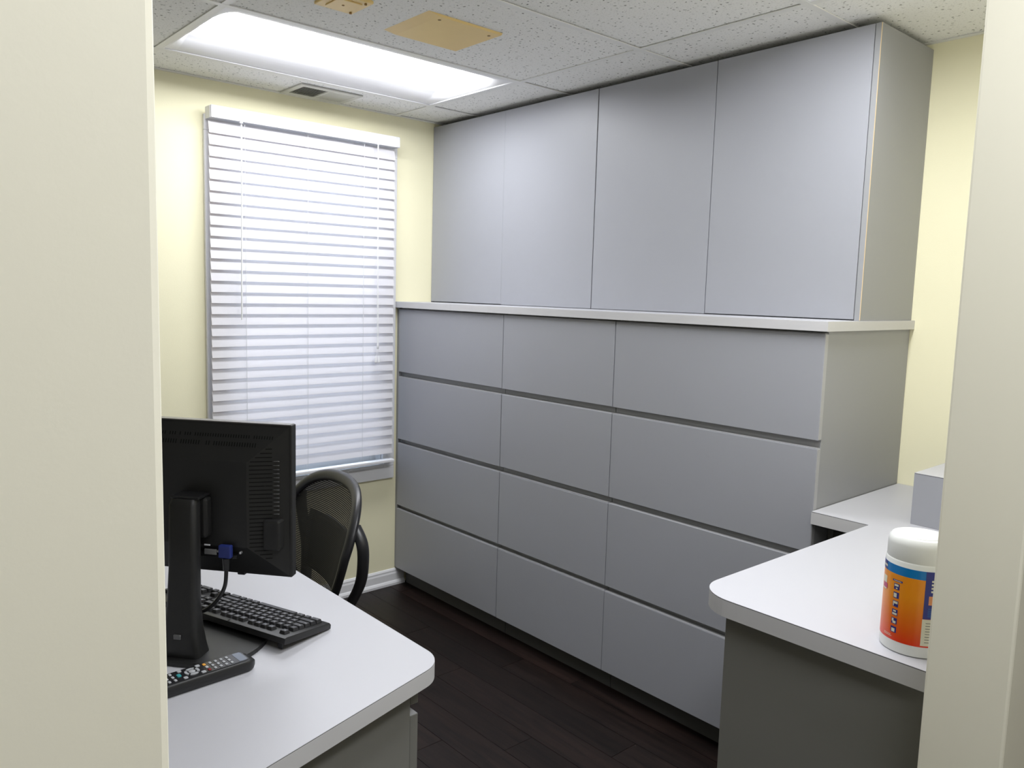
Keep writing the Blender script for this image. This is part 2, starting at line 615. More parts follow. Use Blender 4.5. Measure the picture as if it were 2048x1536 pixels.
# baseboard along the window wall (profile in XZ swept along Y)
prof = [(0, 0), (0.024, 0), (0.024, 0.012), (0.019, 0.020), (0.014, 0.024), (0.013, 0.058), (0.010, 0.066), (0.010, 0.074), (0.005, 0.082), (0, 0.084)]
verts, faces = [], []
for yv in (YN, 0.055):
    verts += [(p[0], yv, p[1]) for p in prof]
n = len(prof)
for k in range(n):
    faces.append((k, (k + 1) % n, n + (k + 1) % n, n + k))
faces += [tuple(range(n)), tuple(range(2 * n - 1, n - 1, -1))]
mb = MB().raw(verts, faces)
bmesh.ops.recalc_face_normals(mb.bm, faces=list(mb.bm.faces))
struct(mb.build('baseboard_left', M_white, origin=(0, -1, 0)))

# window: casing boards, sashes, glass
win = bpy.data.objects.new('window_1', None)
C.objects.link(win)
win.location = (0, -0.49, 0.57)
OFF[win.name] = Vector(win.location)
struct(win)
CY0, CY1, CZ0, CZ1 = -0.972, -0.018, 0.572, 2.232
box('casing_board', (0, CY0, CZ0 + 0.065), (0.018, WY0 + 0.004, CZ1 - 0.065), M_white, win, 0.003)
box('casing_board', (0, WY1 - 0.004, CZ0 + 0.065), (0.018, CY1, CZ1 - 0.065), M_white, win, 0.003)
box('casing_board', (0, CY0, CZ1 - 0.065), (0.018, CY1, CZ1), M_white, win, 0.003)
box('casing_board', (0, CY0, CZ0), (0.018, CY1, CZ0 + 0.065), M_white, win, 0.003)
box('window_sill', (-0.11, WY0 - 0.0, WZ0 - 0.018), (0.030, WY1 + 0.0, WZ0), M_white, win, 0.003)
for (ya_, yb2) in ((WY0 + 0.0002, WY0 + 0.008), (WY1 - 0.008, WY1 - 0.0002)):
    box('jamb_liner', (-0.044, ya_, WZ0), (-0.0002, yb2, WZ1 - 0.0002), M_white, win)
box('jamb_liner', (-0.044, WY0 + 0.0082, WZ1 - 0.008), (-0.0002, WY1 - 0.0082, WZ1 - 0.0002), M_white, win)
for (z0, z1, xx) in ((WZ0, 1.43, -0.075), (1.40, WZ1, -0.105)):
    s = 0.042
    sash = MB()
    sash.box((xx, WY0, z0), (xx + 0.03, WY0 + s, z1), 0.002)
    sash.box((xx, WY1 - s, z0), (xx + 0.03, WY1, z1), 0.002)
    sash.box((xx, WY0 + s, z0), (xx + 0.03, WY1 - s, z0 + s), 0.002)
    sash.box((xx, WY0 + s, z1 - s), (xx + 0.03, WY1 - s, z1), 0.002)
    so = sash.build('window_sash', M_white, win)
    box('window_pane', (xx + 0.012, WY0 + s, z0 + s), (xx + 0.016, WY1 - s, z1 - s), M_glass, so)

# ------------------------------------------------------------------ ceiling lights
def troffer(x0, y0, strength, label, ez=0.055):
    x1, y1 = x0 + 0.61, y0 + 1.22
    t = thing('ceiling_light', label, 'ceiling light', ((x0 + x1) / 2, (y0 + y1) / 2, ZC), group='recessed troffers in the ceiling grid')
    sx, sy = 0.155, 0.05
    m0 = 0.016
    # rim
    r = MB()
    r.box((x0 + 0.011, y0 + 0.011, ZC + 0.0005), (x0 + m0 + 0.004, y1 - 0.011, ZC + 0.006), 0.001, 1)
    r.box((x1 - m0 - 0.004, y0 + 0.011, ZC + 0.0005), (x1 - 0.011, y1 - 0.011, ZC + 0.006), 0.001, 1)
    r.box((x0 + m0, y0 + 0.011, ZC + 0.0005), (x1 - m0, y0 + m0 + 0.004, ZC + 0.006), 0.001, 1)
    r.box((x0 + m0, y1 - m0 - 0.004, ZC + 0.0005), (x1 - m0, y1 - 0.011, ZC + 0.006), 0.001, 1)
    r.build('rim', M_ref, t)
    # curved reflector: rises from the rim to the lens
    def hgt(d, s):
        q = max(0.0, min(1.0, d / s))
        return q ** 1.7
    xs = [x0 + m0 + sx * k / 10 for k in range(11)]
    xs += [x1 - m0 - sx * k / 10 for k in range(10, -1, -1)]
    ys = [y0 + m0 + sy * k / 8 for k in range(9)] + [y1 - m0 - sy * k / 8 for k in range(8, -1, -1)]
    v, f = [], []
    for yy in ys:
        for xx in xs:
            h = hgt(min(xx - x0 - m0, x1 - m0 - xx), sx) * hgt(min(yy - y0 - m0, y1 - m0 - yy), sy)
            v.append((xx, yy, ZC + 0.004 + ez * h))
    W = len(xs)
    for j in range(len(ys) - 1):
        for i in range(W - 1):
            if i == 10 and 8 <= j < len(ys) - 9:
                continue
            f.append((j * W + i, (j + 1) * W + i, (j + 1) * W + i + 1, j * W + i + 1))
    MB().raw(v, f).build('reflector', M_ref, t, smooth=True)
    # lens
    a, b = x0 + m0 + sx, x1 - m0 - sx
    c_, d_ = y0 + m0 + sy, y1 - m0 - sy
    z = ZC + 0.004 + ez
    N = 8
    v, f = [], []
    for k in range(N + 1):
        q = k / N
        v += [(a + (b - a) * q, c_, z - 0.020 * math.sin(math.pi * q)), (a + (b - a) * q, d_, z - 0.020 * math.sin(math.pi * q))]
    for k in range(N):
        f.append((2 * k, 2 * k + 1, 2 * k + 3, 2 * k + 2))
    lens = MB().raw(v, f).build('lens', emitter('lamp_glow', strength), t, smooth=True)
    box('housing', (x0 + 0.02, y0 + 0.02, ZC + 0.075), (x1 - 0.02, y1 - 0.02, ZC + 0.095), M_ref, t)
    return t

troffer(0.2887, -1.2417, LAMP_A, 'lit white fluorescent ceiling light above the blind-covered window')
troffer(2.1187, -1.2417, LAMP_B, 'ceiling light whose corner just shows at the top right picture edge')
troffer(3.13, -2.30, LAMP_HALL, 'hall ceiling light behind the photographer, out of the picture')

# ------------------------------------------------------------------ ceiling plates and vent
t = thing('ceiling_cover_plate', 'large square beige cover plate on the ceiling tile beside the light', 'cover plate', (1.175, -0.617, ZC), group='beige plates on the ceiling')
mb = MB()
zt = ZC + 0.0035
v = [(1.05, -0.766, zt), (1.30, -0.766, zt), (1.30, -0.467, zt), (1.05, -0.467, zt),
     (1.053, -0.722, zt - 0.007), (1.297, -0.722, zt - 0.007), (1.297, -0.470, zt - 0.007), (1.053, -0.470, zt - 0.007)]
f = [(0, 1, 5, 4), (1, 2, 6, 5), (2, 3, 7, 6), (3, 0, 4, 7), (4, 5, 6, 7), (3, 2, 1, 0)]
mb.raw(v, f)
bmesh.ops.recalc_face_normals(mb.bm, faces=list(mb.bm.faces))
mb.build('plate', M_beige, t)
for (sx_, sy_) in ((1.272, -0.705), (1.265, -0.497)):
    MB().lathe([(0.0055, zt - 0.0068), (0.0055, zt - 0.0080), (0.003, zt - 0.0088)], 12,
               Matrix.Translation((sx_, sy_, 0))).build('screw', M_screw, t, True)

t = thing('ceiling_sensor_plate', 'small square beige plate cut by the top picture edge', 'cover plate', (1.187, -0.99, ZC), group='beige plates on the ceiling')
MB().box((1.122, -1.058, zt - 0.010), (1.250, -0.930, zt), 0.003).build('plate', M_beige, t)
MB().box((1.146, -1.034, zt - 0.0135), (1.226, -0.954, zt - 0.0098), 0.002).build('raised_panel', M_beige, t)
for (sx_, sy_) in ((1.186, -0.996), (1.237, -0.950), (1.140, -0.944)):
    MB().lathe([(0.004, zt - 0.0095), (0.004, zt - 0.0150), (0.002, zt - 0.0155)], 10,
               Matrix.Translation((sx_, sy_, 0))).build('screw', M_screw, t, True)

t = thing('air_vent', 'small off-white ceiling air vent with two louvre banks above the window', 'vent', (0.125, -0.5, ZC))
VX0, VX1, VY0, VY1 = 0.022, 0.232, -0.640, -0.345
zv = ZC + 0.0035
mb = MB()
mb.box((VX0, VY0, zv - 0.007), (0.062, VY1, zv), 0.002)
mb.box((0.200, VY0, zv - 0.007), (VX1, VY1, zv), 0.002)
mb.box((0.062, VY0, zv - 0.007), (0.200, VY0 + 0.025, zv), 0.002)
mb.box((0.062, VY1 - 0.025, zv - 0.007), (0.200, VY1, zv), 0.002)
mb.box((0.062, -0.4985, zv - 0.007), (0.200, -0.4885, zv), 0.001)
mb.build('frame', M_vent, t)
box('duct_backing', (0.060, VY0 + 0.024, zv - 0.0012), (0.202, VY1 - 0.024, zv - 0.0002), M_ventdark, t)
for bank, (ya, yb_, ang) in enumerate(((VY0 + 0.027, -0.500, 38), (-0.487, VY1 - 0.027, -38))):
    nl = 11
    for k in range(nl):
        yc = ya + (yb_ - ya) * (k + 0.5) / nl
        mtx = Matrix.Translation((0.131, yc, zv - 0.0045)) @ Matrix.Rotation(R(ang), 4, 'X')
        MB().box((-0.068, -0.0042, -0.0004), (0.068, 0.0042, 0.0004), mtx=mtx).build('louvre', M_vent, t)

# ------------------------------------------------------------------ file cabinets along the back wall
COL = [0.02, 0.8146, 1.4365, 2.2317]
ROWS = [(1.4336, 1.1176), (1.0925, 0.7751), (0.7511, 0.4289), (0.4082, 0.0915)]
cab_lab = ['grey four-drawer file cabinet next to the window wall',
           'grey four-drawer file cabinet in the middle of the low row',
           'widest grey four-drawer file cabinet, beside the right-hand counter']
row_lab = ['top', 'second', 'third', 'bottom']
for c_i in range(3):
    a, b = COL[c_i], COL[c_i + 1]
    t = thing('file_cabinet', cab_lab[c_i], 'cabinet', ((a + b) / 2, 0.3, 0), group='grey file cabinets under the ledge')
    lo_x = 0.0 if c_i == 0 else a + 0.0006
    hi_x = b - (0.0 if c_i == 2 else 0.0006)
    # carcass sides, floor, back (body behind the drawer fronts)
    rx = hi_x
    if c_i == 2:
        rx = hi_x - 0.0185
        box('side_panel', (rx + 0.0003, 0.0206, 0.0915), (hi_x, YB - 0.001, 1.4406), M_lam_side, t, 0.0005, 1)
    box('body', (lo_x + 0.0005, 0.045, 0.0915), (rx, YB - 0.001, 1.4406), M_lam_side, t)
    box('toe_kick', (lo_x + 0.001 if c_i else 0.026, 0.060, 0.001), (hi_x - 0.001, 0.30, 0.0913), M_toe, t)
    if c_i == 0:
        box('filler_strip', (0.0005, 0.004, 0.0915), (0.0185, 0.0448, 1.4406), M_lam_side, t)
    # rails seen in the finger gaps
    for k in range(3):
        box('pull_rail', (lo_x + 0.002, 0.0215, ROWS[k + 1][0] - 0.03), (rx, 0.0449, ROWS[k][1] + 0.03), M_rail, t)
    box('pull_rail', (lo_x + 0.002, 0.0215, 1.40), (rx, 0.0449, 1.4406), M_rail, t)
    for k, (z1, z0) in enumerate(ROWS):
        j = rnd.uniform(-0.0012, 0.0012)
        xa = a + (0.0 if c_i == 0 else 0.0016)
        xb = b - (0.0 if c_i == 2 else 0.0016)
        d = MB().box((xa, j, z0 + rnd.uniform(-0.001, 0.001)), (xb, j + 0.0195, z1 + rnd.uniform(-0.001, 0.001)), 0.0014, 2).build('drawer', M_lam, t)
        # pale edge band on the top edge
        box('edge_band', (xa + 0.0015, j + 0.0012, z1 + 0.0004), (xb - 0.0015, j + 0.0185, z1 + 0.0014), M_edge2, d)
        if c_i == 2:
            box('edge_band', (xb - 0.0002, j + 0.0014, z0 + 0.002), (xb + 0.0010, j + 0.0185, z1 - 0.002), M_edge2, d)

# ledge on the file cabinets
t = thing('ledge_top', 'long white laminate ledge on top of the file cabinets', 'worktop', (1.12, 0.3, 1.4408))
MB().box((0.0005, -0.0156, 1.4408), (2.2446, YB - 0.0005, 1.4702)).build('slab', M_white_lam, t)
box('laminate_sheet', (0.0005, -0.0150, 1.4702), (2.2440, YB - 0.0005, 1.4708), M_white_lam, t)
box('edge_band', (0.0005, -0.0166, 1.4410), (2.2450, -0.0156, 1.4698), M_edge, t, 0.0004, 1)
box('edge_band', (2.2446, -0.0156, 1.4410), (2.2456, YB - 0.0005, 1.4698), M_edge, t, 0.0004, 1)

# ------------------------------------------------------------------ upper cabinets
U = [0.0, 0.5538, 1.1199, 1.6717, 2.2332]
ZU0, ZU1, YU = 1.4712, 2.3537, 0.2093
up_lab = ['grey upper cabinet in the corner beside the window wall',
          'grey upper cabinet, second from the window wall',
          'grey upper cabinet, third from the window wall',
          'widest grey upper cabinet, at the right end with a bare side panel']
for i in range(4):
    a, b = U[i], U[i + 1]
    t = thing('upper_cabinet', up_lab[i], 'cabinet', ((a + b) / 2, 0.4, ZU0), group='grey upper cabinets on the ledge')
    body_hi = b - 0.0186 if i == 3 else b - 0.0004
    box('body', (a + 0.0006, YU + 0.0195, ZU0), (body_hi, YB - 0.001, ZU1), M_lam_side, t)
    ga = 0.0003 if i == 1 else 0.0018
    gb = 0.0003 if i == 0 else 0.0018
    jy = [0.0, -0.0006, 0.0004, -0.0012][i]
    xa, xb = a + (0.004 if i == 0 else ga), b - gb
    if i == 3:
        xb = b - 0.0205
    z0 = ZU0 + [0.004, 0.0014, 0.0014, 0.003][i]
    d = MB().box((xa, YU + jy, z0), (xb, YU + jy + 0.0185, ZU1), 0.0008, 1).build('door', M_lam, t)
    if i == 3:
        p = box('side_panel', (b - 0.0182, YU + 0.0012, ZU0), (b, YB - 0.001, ZU1), M_lam_side, t)
        box('edge_strip', (b - 0.0016, YU - 0.0002, ZU0 + 0.001), (b + 0.0002, YU + 0.0014, ZU1), M_tan, p)
        box('edge_strip', (b - 0.0182, YU + 0.0, ZU0), (b - 0.0017, YU + 0.0012, ZU1), M_lam_side, p)
    if i == 0:
        box('scribe_strip', (0.0004, YU + 0.003, ZU0), (0.0039, YU + 0.0195, ZU1), M_lam_side, t)

# ------------------------------------------------------------------ rounded polygon helper
def rounded(poly, radii, seg=10):
    out = []
    n_ = len(poly)
    for i in range(n_):
        p0, p, p1 = Vector(poly[i - 1]), Vector(poly[i]), Vector(poly[(i + 1) % n_])
        r_ = radii[i]
        if r_ <= 0:
            out.append(tuple(p))
            continue
        d0, d1 = (p0 - p).normalized(), (p1 - p).normalized()
        ang = math.acos(max(-1, min(1, d0.dot(d1))))
        tl = r_ / math.tan(ang / 2)
        a_, b_ = p + d0 * tl, p + d1 * tl
        cen = p + (d0 + d1).normalized() * (r_ / math.sin(ang / 2))
        va, vb = a_ - cen, b_ - cen
        tot = va.angle_signed(vb)
        for k in range(seg + 1):
            th = -tot * k / seg
            cs, sn = math.cos(th), math.sin(th)
            out.append((cen.x + va.x * cs - va.y * sn, cen.y + va.x * sn + va.y * cs))
    return out


def inset(pts, d):
    """shrink a polygon (CCW) by d"""
    n_ = len(pts)
    res = []
    for i in range(n_):
        p0, p, p1 = Vector(pts[i - 1]), Vector(pts[i]), Vector(pts[(i + 1) % n_])
        e0, e1 = (p - p0), (p1 - p)
        if e0.length < 1e-7 or e1.length < 1e-7:
            res.append(tuple(p))
            continue
        e0.normalize(); e1.normalize()
        n0, n1 = Vector((-e0.y, e0.x)), Vector((-e1.y, e1.x))
        m_ = (n0 + n1)
        m_.normalize()
        k = max(0.3, m_.dot(n0))
        res.append(tuple(p + m_ * (d / k)))
    return res


def worktop(t, pts, z, th):
    """core with edge band, thin dark glue line and white laminate sheet"""
    a = sum(pts[i - 1][0] * pts[i][1] - pts[i][0] * pts[i - 1][1] for i in range(len(pts)))
    if a < 0:
        pts = list(reversed(pts))
    MB().prism(pts, z - th, z - 0.0022).build('edge_band', M_edge, t)
    MB().prism(inset(pts, 0.0004), z - 0.0022, z - 0.0010).build('glue_line', M_seam, t)
    MB().prism(inset(pts, 0.0002), z - 0.0010, z).build('laminate_sheet', M_white_lam, t)

# ------------------------------------------------------------------ right counter
ZR = 0.906
t = thing('counter_worktop', 'white laminate L-shaped counter top carrying the wipes canister', 'worktop', (2.6, -0.2, ZR - 0.038))
poly = [(2.2345, 0.592), (2.2345, -0.013), (2.4035, -0.013), (2.389, -0.826), (XP0 - 0.001, -0.828), (XP0 - 0.001, 0.592)]
pts = rounded([Vector((p[0], p[1])) for p in poly], [0, 0, 0, 0.085, 0, 0])
worktop(t, pts, ZR, 0.038)

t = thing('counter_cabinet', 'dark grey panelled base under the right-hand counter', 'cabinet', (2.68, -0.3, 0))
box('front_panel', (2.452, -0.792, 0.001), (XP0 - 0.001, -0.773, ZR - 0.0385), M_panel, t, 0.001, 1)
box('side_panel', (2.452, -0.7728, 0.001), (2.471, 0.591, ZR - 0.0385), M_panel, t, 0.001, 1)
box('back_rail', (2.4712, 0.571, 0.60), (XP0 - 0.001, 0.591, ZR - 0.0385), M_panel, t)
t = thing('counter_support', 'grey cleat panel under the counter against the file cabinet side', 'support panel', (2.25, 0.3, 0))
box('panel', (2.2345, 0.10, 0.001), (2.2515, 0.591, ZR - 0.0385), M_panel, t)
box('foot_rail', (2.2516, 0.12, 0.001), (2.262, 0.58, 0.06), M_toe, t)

t = thing('riser_cabinet', 'grey laminate riser box with white top at the back of the counter', 'cabinet', (2.69, 0.34, ZR))
box('body', (2.470, 0.100, ZR + 0.0004), (XP0 - 0.001, 0.5915, 1.0515), M_lam, t)
box('glue_line', (2.4703, 0.1003, 1.0515), (XP0 - 0.001, 0.5915, 1.0528), M_seam, t)
box('top_sheet', (2.470, 0.100, 1.0528), (XP0 - 0.001, 0.5915, 1.0542), M_white_lam, t)

# ------------------------------------------------------------------ left desk
ZL = 0.75
t = thing('desk_worktop', 'white laminate desk top with rounded corner under the monitor', 'desk', (1.5, -1.8, ZL - 0.038))
ex, ey = 0.262, -0.965       # direction of the angled end
c0 = (2.074, -1.2575)
L_ = 1.75
YD = -3.2
poly = [(0.35, -1.2575), (0.35, YD), (c0[0] + ex * 2.08, YD), c0]
poly[2] = (c0[0] + ex / -ey * (c0[1] - YD), YD)
pts = rounded([Vector(p) for p in poly], [0.0, 0, 0, 0.075])
worktop(t, pts, ZL, 0.037)

t = thing('desk_pedestal', 'grey desk pedestal with slab drawers below the left desk top', 'cabinet', (1.9, -1.6, 0))
pc = Vector((2.059, -1.333))
dv = Vector((ex, ey)).normalized()
nv = Vector((-dv.y, dv.x))
if nv.x < 0:
    nv = -nv
def quad(p, d, l_, n_, th):
    q = [p, p + d * l_, p + d * l_ - n_ * th, p - n_ * th]
    return [tuple(k) for k in q]
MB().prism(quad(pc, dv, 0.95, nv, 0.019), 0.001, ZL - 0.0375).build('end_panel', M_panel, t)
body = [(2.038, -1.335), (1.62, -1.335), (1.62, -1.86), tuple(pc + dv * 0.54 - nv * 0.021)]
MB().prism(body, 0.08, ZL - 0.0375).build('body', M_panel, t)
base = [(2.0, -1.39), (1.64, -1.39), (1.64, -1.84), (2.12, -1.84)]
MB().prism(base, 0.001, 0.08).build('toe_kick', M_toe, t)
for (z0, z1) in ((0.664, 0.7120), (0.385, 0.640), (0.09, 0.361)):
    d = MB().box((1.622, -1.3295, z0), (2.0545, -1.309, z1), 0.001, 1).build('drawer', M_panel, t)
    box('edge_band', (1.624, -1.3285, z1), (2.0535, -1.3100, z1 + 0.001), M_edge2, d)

# ------------------------------------------------------------------ window blind
t = thing('window_blind', 'white two-inch slatted blind hanging over the window', 'blind', (0.05, -0.51, 0.66))
SY0, SY1 = -0.966, -0.056
# headrail: channel with end caps
mb = MB()
mb.box((0.072, -0.965, 2.209), (0.080, -0.049, 2.2585), 0.002)
mb.box((0.0185, -0.963, 2.212), (0.0719, -0.051, 2.245), 0.002)
hr = mb.build('headrail', M_blind, t)
box('end_cap', (0.0185, -0.9675, 2.209), (0.0715, -0.9632, 2.2575), M_blind, hr, 0.001, 1)
box('end_cap', (0.0185, -0.0508, 2.209), (0.0805, -0.0470, 2.2575), M_blind, hr, 0.001, 1)
box('bracket_clip', (0.0802, -0.066, 2.212), (0.0818, -0.0475, 2.2575), M_blind, hr, 0.0005, 1)
SP = 0.0464
tilt_dx = 0.0062
slat_me = None
for k in range(32):
    zb = 2.1500 - SP * k
    if slat_me is None:
        hv = 0.0488 / 2
        mb = MB()
        ang = math.atan2(tilt_dx * 2, 0.0488)
        mtx = Matrix.Rotation(-ang, 4, 'Y')
        # local: thin in X, tall in Z ; rotated so that the lower edge leans into the room
        mb.box((-0.0014, SY0, -0.025), (0.0014, SY1, 0.025), 0.0007, 2, Matrix.Rotation(-ang, 4, 'Y'))
        s0 = mb.build('slat', M_slat, None)
        slat_me = s0.data
        o = s0
    else:
        o = bpy.data.objects.new('slat', slat_me)
        C.objects.link(o)
    o.parent = t
    o.location = Vector((0.0520, 0, zb + 0.0245)) - OFF[t.name]
    o.rotation_euler = (rnd.uniform(-0.0006, 0.0006), rnd.uniform(-0.006, 0.006), 0)
MB().box((0.036, SY0, 0.6680), (0.074, SY1 + 0.004, 0.6830), 0.003).build('bottom_rail', M_blind, t)
for yv in (-0.816, -0.524, -0.233):
    for xv in (0.0625, 0.0405):
        MB().tube([(xv, yv, 2.212), (xv, yv, 0.683)], 0.0010, 6).build('ladder_cord', M_cord, t)
# tilt wand
MB().tube([(0.088, -0.842, 2.196), (0.0885, -0.843, 1.9), (0.089, -0.848, 1.385)], 0.0038, 6).build('tilt_wand', M_cord, t)
MB().box((0.0802, -0.848, 2.200), (0.092, -0.836, 2.214), 0.002).build('wand_hook', M_white, t)
# lift cords with tassels
mb = MB()
mb.tube([(0.088, -0.176, 2.212), (0.089, -0.173, 1.7), (0.089, -0.170, 1.27)], 0.0015, 6)
mb.tube([(0.088, -0.173, 2.212), (0.089, -0.169, 1.7), (0.089, -0.164, 1.27)], 0.0015, 6)
mb.tube([(0.089, -0.170, 1.245), (0.089, -0.176, 1.205)], 0.0009, 6)
mb.tube([(0.089, -0.164, 1.245), (0.089, -0.160, 1.205)], 0.0009, 6)
pc_ = mb.build('lift_cord', M_cord, t)
MB().lathe([(0.004, 1.243), (0.0055, 1.246), (0.0055, 1.262), (0.003, 1.272)], 12, Matrix.Translation((0.089, -0.167, 0))).build('cord_stop', M_white, pc_, True)
for yv in (-0.1765, -0.1595):
    MB().lathe([(0.0035, 1.174), (0.0075, 1.177), (0.0080, 1.186), (0.0045, 1.198), (0.0025, 1.207)], 14, Matrix.Translation((0.089, yv, 0))).build('tassel', M_white, pc_, True)
MB().box((0.0802, -0.181, 2.206), (0.089, -0.165, 2.217), 0.001).build('cord_lock', M_white, t)
MB().tube([(0.064, -0.29, 0.669), (0.068, -0.30, 0.660), (0.066, -0.315, 0.648), (0.062, -0.32, 0.634)], 0.0008, 6).build('loose_cord_end', M_cord, t)

# ------------------------------------------------------------------ monitor (local frame: +X along the screen, -Y is its back towards the photographer)
PH = 40
mon = thing('monitor', 'black square-format computer monitor seen from behind on the desk', 'monitor', (1.684, -1.620, ZL), R(PH), local=True)
ZM0, ZM1 = 0.163, 0.493
HWm = 0.2025
mb = MB()
mb.box((-HWm, 0.000, ZM0), (HWm, 0.024, ZM1), 0.003, 2)
bez = mb.build('bezel', M_black, mon)
box('screen', (-HWm + 0.014, 0.0241, ZM0 + 0.016), (HWm - 0.014, 0.0249, ZM1 - 0.014), M_screen, bez)
# silver-grey seam line along the top rim
box('rim_line', (-HWm + 0.004, 0.0005, ZM1 - 0.0012), (HWm - 0.004, 0.0205, ZM1 + 0.0006), mat('rim_grey_plastic', (0.22, 0.21, 0.20), 0.35, 0.5, var=0.03), bez)
# tapered rear shell
x_o, x_i = HWm - 0.006, HWm - 0.085
zo0, zo1 = ZM0 + 0.004, ZM1 - 0.006
zi0, zi1 = ZM0 + 0.070, ZM1 - 0.078
D = -0.034
v = [(-x_o, 0, zo0), (x_o, 0, zo0), (x_o, 0, zo1), (-x_o, 0, zo1),
     (-x_i, D, zi0), (x_i, D, zi0), (x_i, D, zi1), (-x_i, D, zi1)]
f = [(0, 1, 5, 4), (1, 2, 6, 5), (2, 3, 7, 6), (3, 0, 4, 7), (4, 5, 6, 7)]
mb = MB().raw(v, f)
bmesh.ops.recalc_face_normals(mb.bm, faces=list(mb.bm.faces))
shell = mb.build('rear_shell', M_black, mon)
# vent slots on the tapered sides (horizontal) and the top (vertical)
def side_pt(s, q, z):
    """q 0..1 from outer rim to inner plateau on the tapered side"""
    return Vector((s * (x_o + (x_i - x_o) * q), D * q, z))
slots, rib_glints = MB(), MB()
for s in (-1, 1):
    zz = ZM0 + 0.045
    k = 0
    while zz < ZM1 - 0.045:
        lim = 1.0
        if zz > zi1:
            lim = max(0.0, (zo1 - zz) / (zo1 - zi1)) - 0.06
        if zz < zi0:
            lim = max(0.0, (zz - zo0) / (zi0 - zo0)) - 0.06
        qa, qb = max(0.40, 0.0), min(0.94, lim)
        if qb > qa + 0.08:
            p0, p1 = side_pt(s, qa, zz), side_pt(s, qb, zz)
            nn = Vector((s * -D, -(x_o - x_i), 0)).normalized()
            e_ = 0.0004 * nn
            h_ = 0.0011
            slots.raw([p0 + e_ + Vector((0, 0, -h_)), p1 + e_ + Vector((0, 0, -h_)), p1 + e_ + Vector((0, 0, h_)), p0 + e_ + Vector((0, 0, h_))], [(0, 1, 2, 3)])
        if ZM0 + 0.14 < zz < ZM1 - 0.07:
            p0, p1 = side_pt(s, 0.22, zz), side_pt(s, 0.36, zz)
            nn = Vector((s * -D, -(x_o - x_i), 0)).normalized()
            cq = (p0 + p1) / 2
            rib_glints.box(Vector((min(p0.x, p1.x), cq.y - 0.0035, zz - 0.0007)), Vector((max(p0.x, p1.x), cq.y + 0.001, zz + 0.0007)))
        zz += 0.0087
        k += 1
for rowi, (qz, l_) in enumerate(((0.30, 0.0032), (0.52, 0.0042))):
    for k in range(58):
        xx = -0.165 + 0.33 * k / 57
        if rowi == 1 and abs(xx) > 0.135:
            continue
        zc_ = zo1 + (zi1 - zo1) * qz
        yc_ = D * qz - 0.0004
        if rnd.random() < 0.85:
            slots.raw([(xx - 0.0010, yc_ - 0.0005 + 0.44 * l_, zc_ + l_), (xx + 0.0010, yc_ - 0.0005 + 0.44 * l_, zc_ + l_),
                       (xx + 0.0010, yc_ - 0.0005 - 0.44 * l_, zc_ - l_), (xx - 0.0010, yc_ - 0.0005 - 0.44 * l_, zc_ - l_)], [(0, 1, 2, 3)])
tag(slots.build('vent_slots', M_slot, shell), kind='stuff')
tag(rib_glints.build('vent_rib_glints', M_glint, shell), kind='stuff')  # pale bars paint the lit glints beside the side slots
MB().box((HWm - 0.052, -0.030, ZM0 + 0.066), (HWm - 0.016, 0.0, ZM0 + 0.130), 0.004, 2).build('side_port_box', M_black, mon)
# connector bay
box('connector_plate', (-0.03, -0.036, ZM0 + 0.044), (0.095, -0.004, ZM0 + 0.052), M_black2, mon, 0.001, 1)
box('port_strip', (0.022, -0.0375, ZM0 + 0.050), (0.050, -0.034, ZM0 + 0.062), M_silver, mon, 0.001, 1)
box('badge', (0.022, -0.0366, ZM0 + 0.0690), (0.035, -0.0350, ZM0 + 0.0720), M_legend, mon)
for xx in (0.0555, 0.105):
    MB().lathe([(0.0028, 0), (0.0028, 0.007), (0.0015, 0.008)], 8, Matrix.Translation((xx, -0.034, ZM0 + 0.060)) @ Matrix.Rotation(R(90), 4, 'X')).build('port_screw', M_silver, mon, True)
MB().box((0.078, -0.001, ZM0 - 0.003), (0.095, 0.012, ZM0 + 0.002), 0.001, 1).build('power_button', M_black2, mon)
# stand
st = MB()
# column (slightly tapering, foot flaring forward)
def ring(z, hw, y0, y1):
    return [(-hw, y0, z), (hw, y0, z), (hw, y1, z), (-hw, y1, z)]
rings = [ring(0.010, 0.042, -0.104, -0.050), ring(0.030, 0.040, -0.106, -0.056), ring(0.07, 0.036, -0.104, -0.062), ring(0.12, 0.033, -0.098, -0.064),
         ring(0.20, 0.031, -0.092, -0.060), ring(0.330, 0.030, -0.088, -0.056), ring(0.342, 0.028, -0.080, -0.052)]
verts = [p for r_ in rings for p in r_]
faces = []
for i in range(len(rings) - 1):
    for k in range(4):
        faces.append((i * 4 + k, i * 4 + (k + 1) % 4, (i + 1) * 4 + (k + 1) % 4, (i + 1) * 4 + k))
faces += [(3, 2, 1, 0), tuple(len(verts) - 4 + k for k in range(4))]
t2 = bmesh.new()
vv = [t2.verts.new(p) for p in verts]
for f_ in faces:
    t2.faces.new([vv[i] for i in f_])
bmesh.ops.recalc_face_normals(t2, faces=list(t2.faces))
ve = [e for e in t2.edges if abs(e.verts[0].co.z - e.verts[1].co.z) > 1e-4]
bmesh.ops.bevel(t2, geom=ve, offset=0.010, segments=3, profile=0.5, affect='EDGES')
st.join(t2)
colm = st.build('stand_column', M_black, mon, smooth=True)
box('column_cap', (-0.028, -0.079, 0.3415), (0.036, -0.034, 0.3470), M_black2, colm, 0.002)
box('release_button', (-0.010, -0.1082, 0.052), (0.006, -0.103, 0.062), M_glint, colm, 0.001, 1)
MB().box((-0.040, -0.059, 0.255), (0.040, -0.033, 0.340), 0.006, 2).build('mount_hinge', M_black, mon)
pts = []
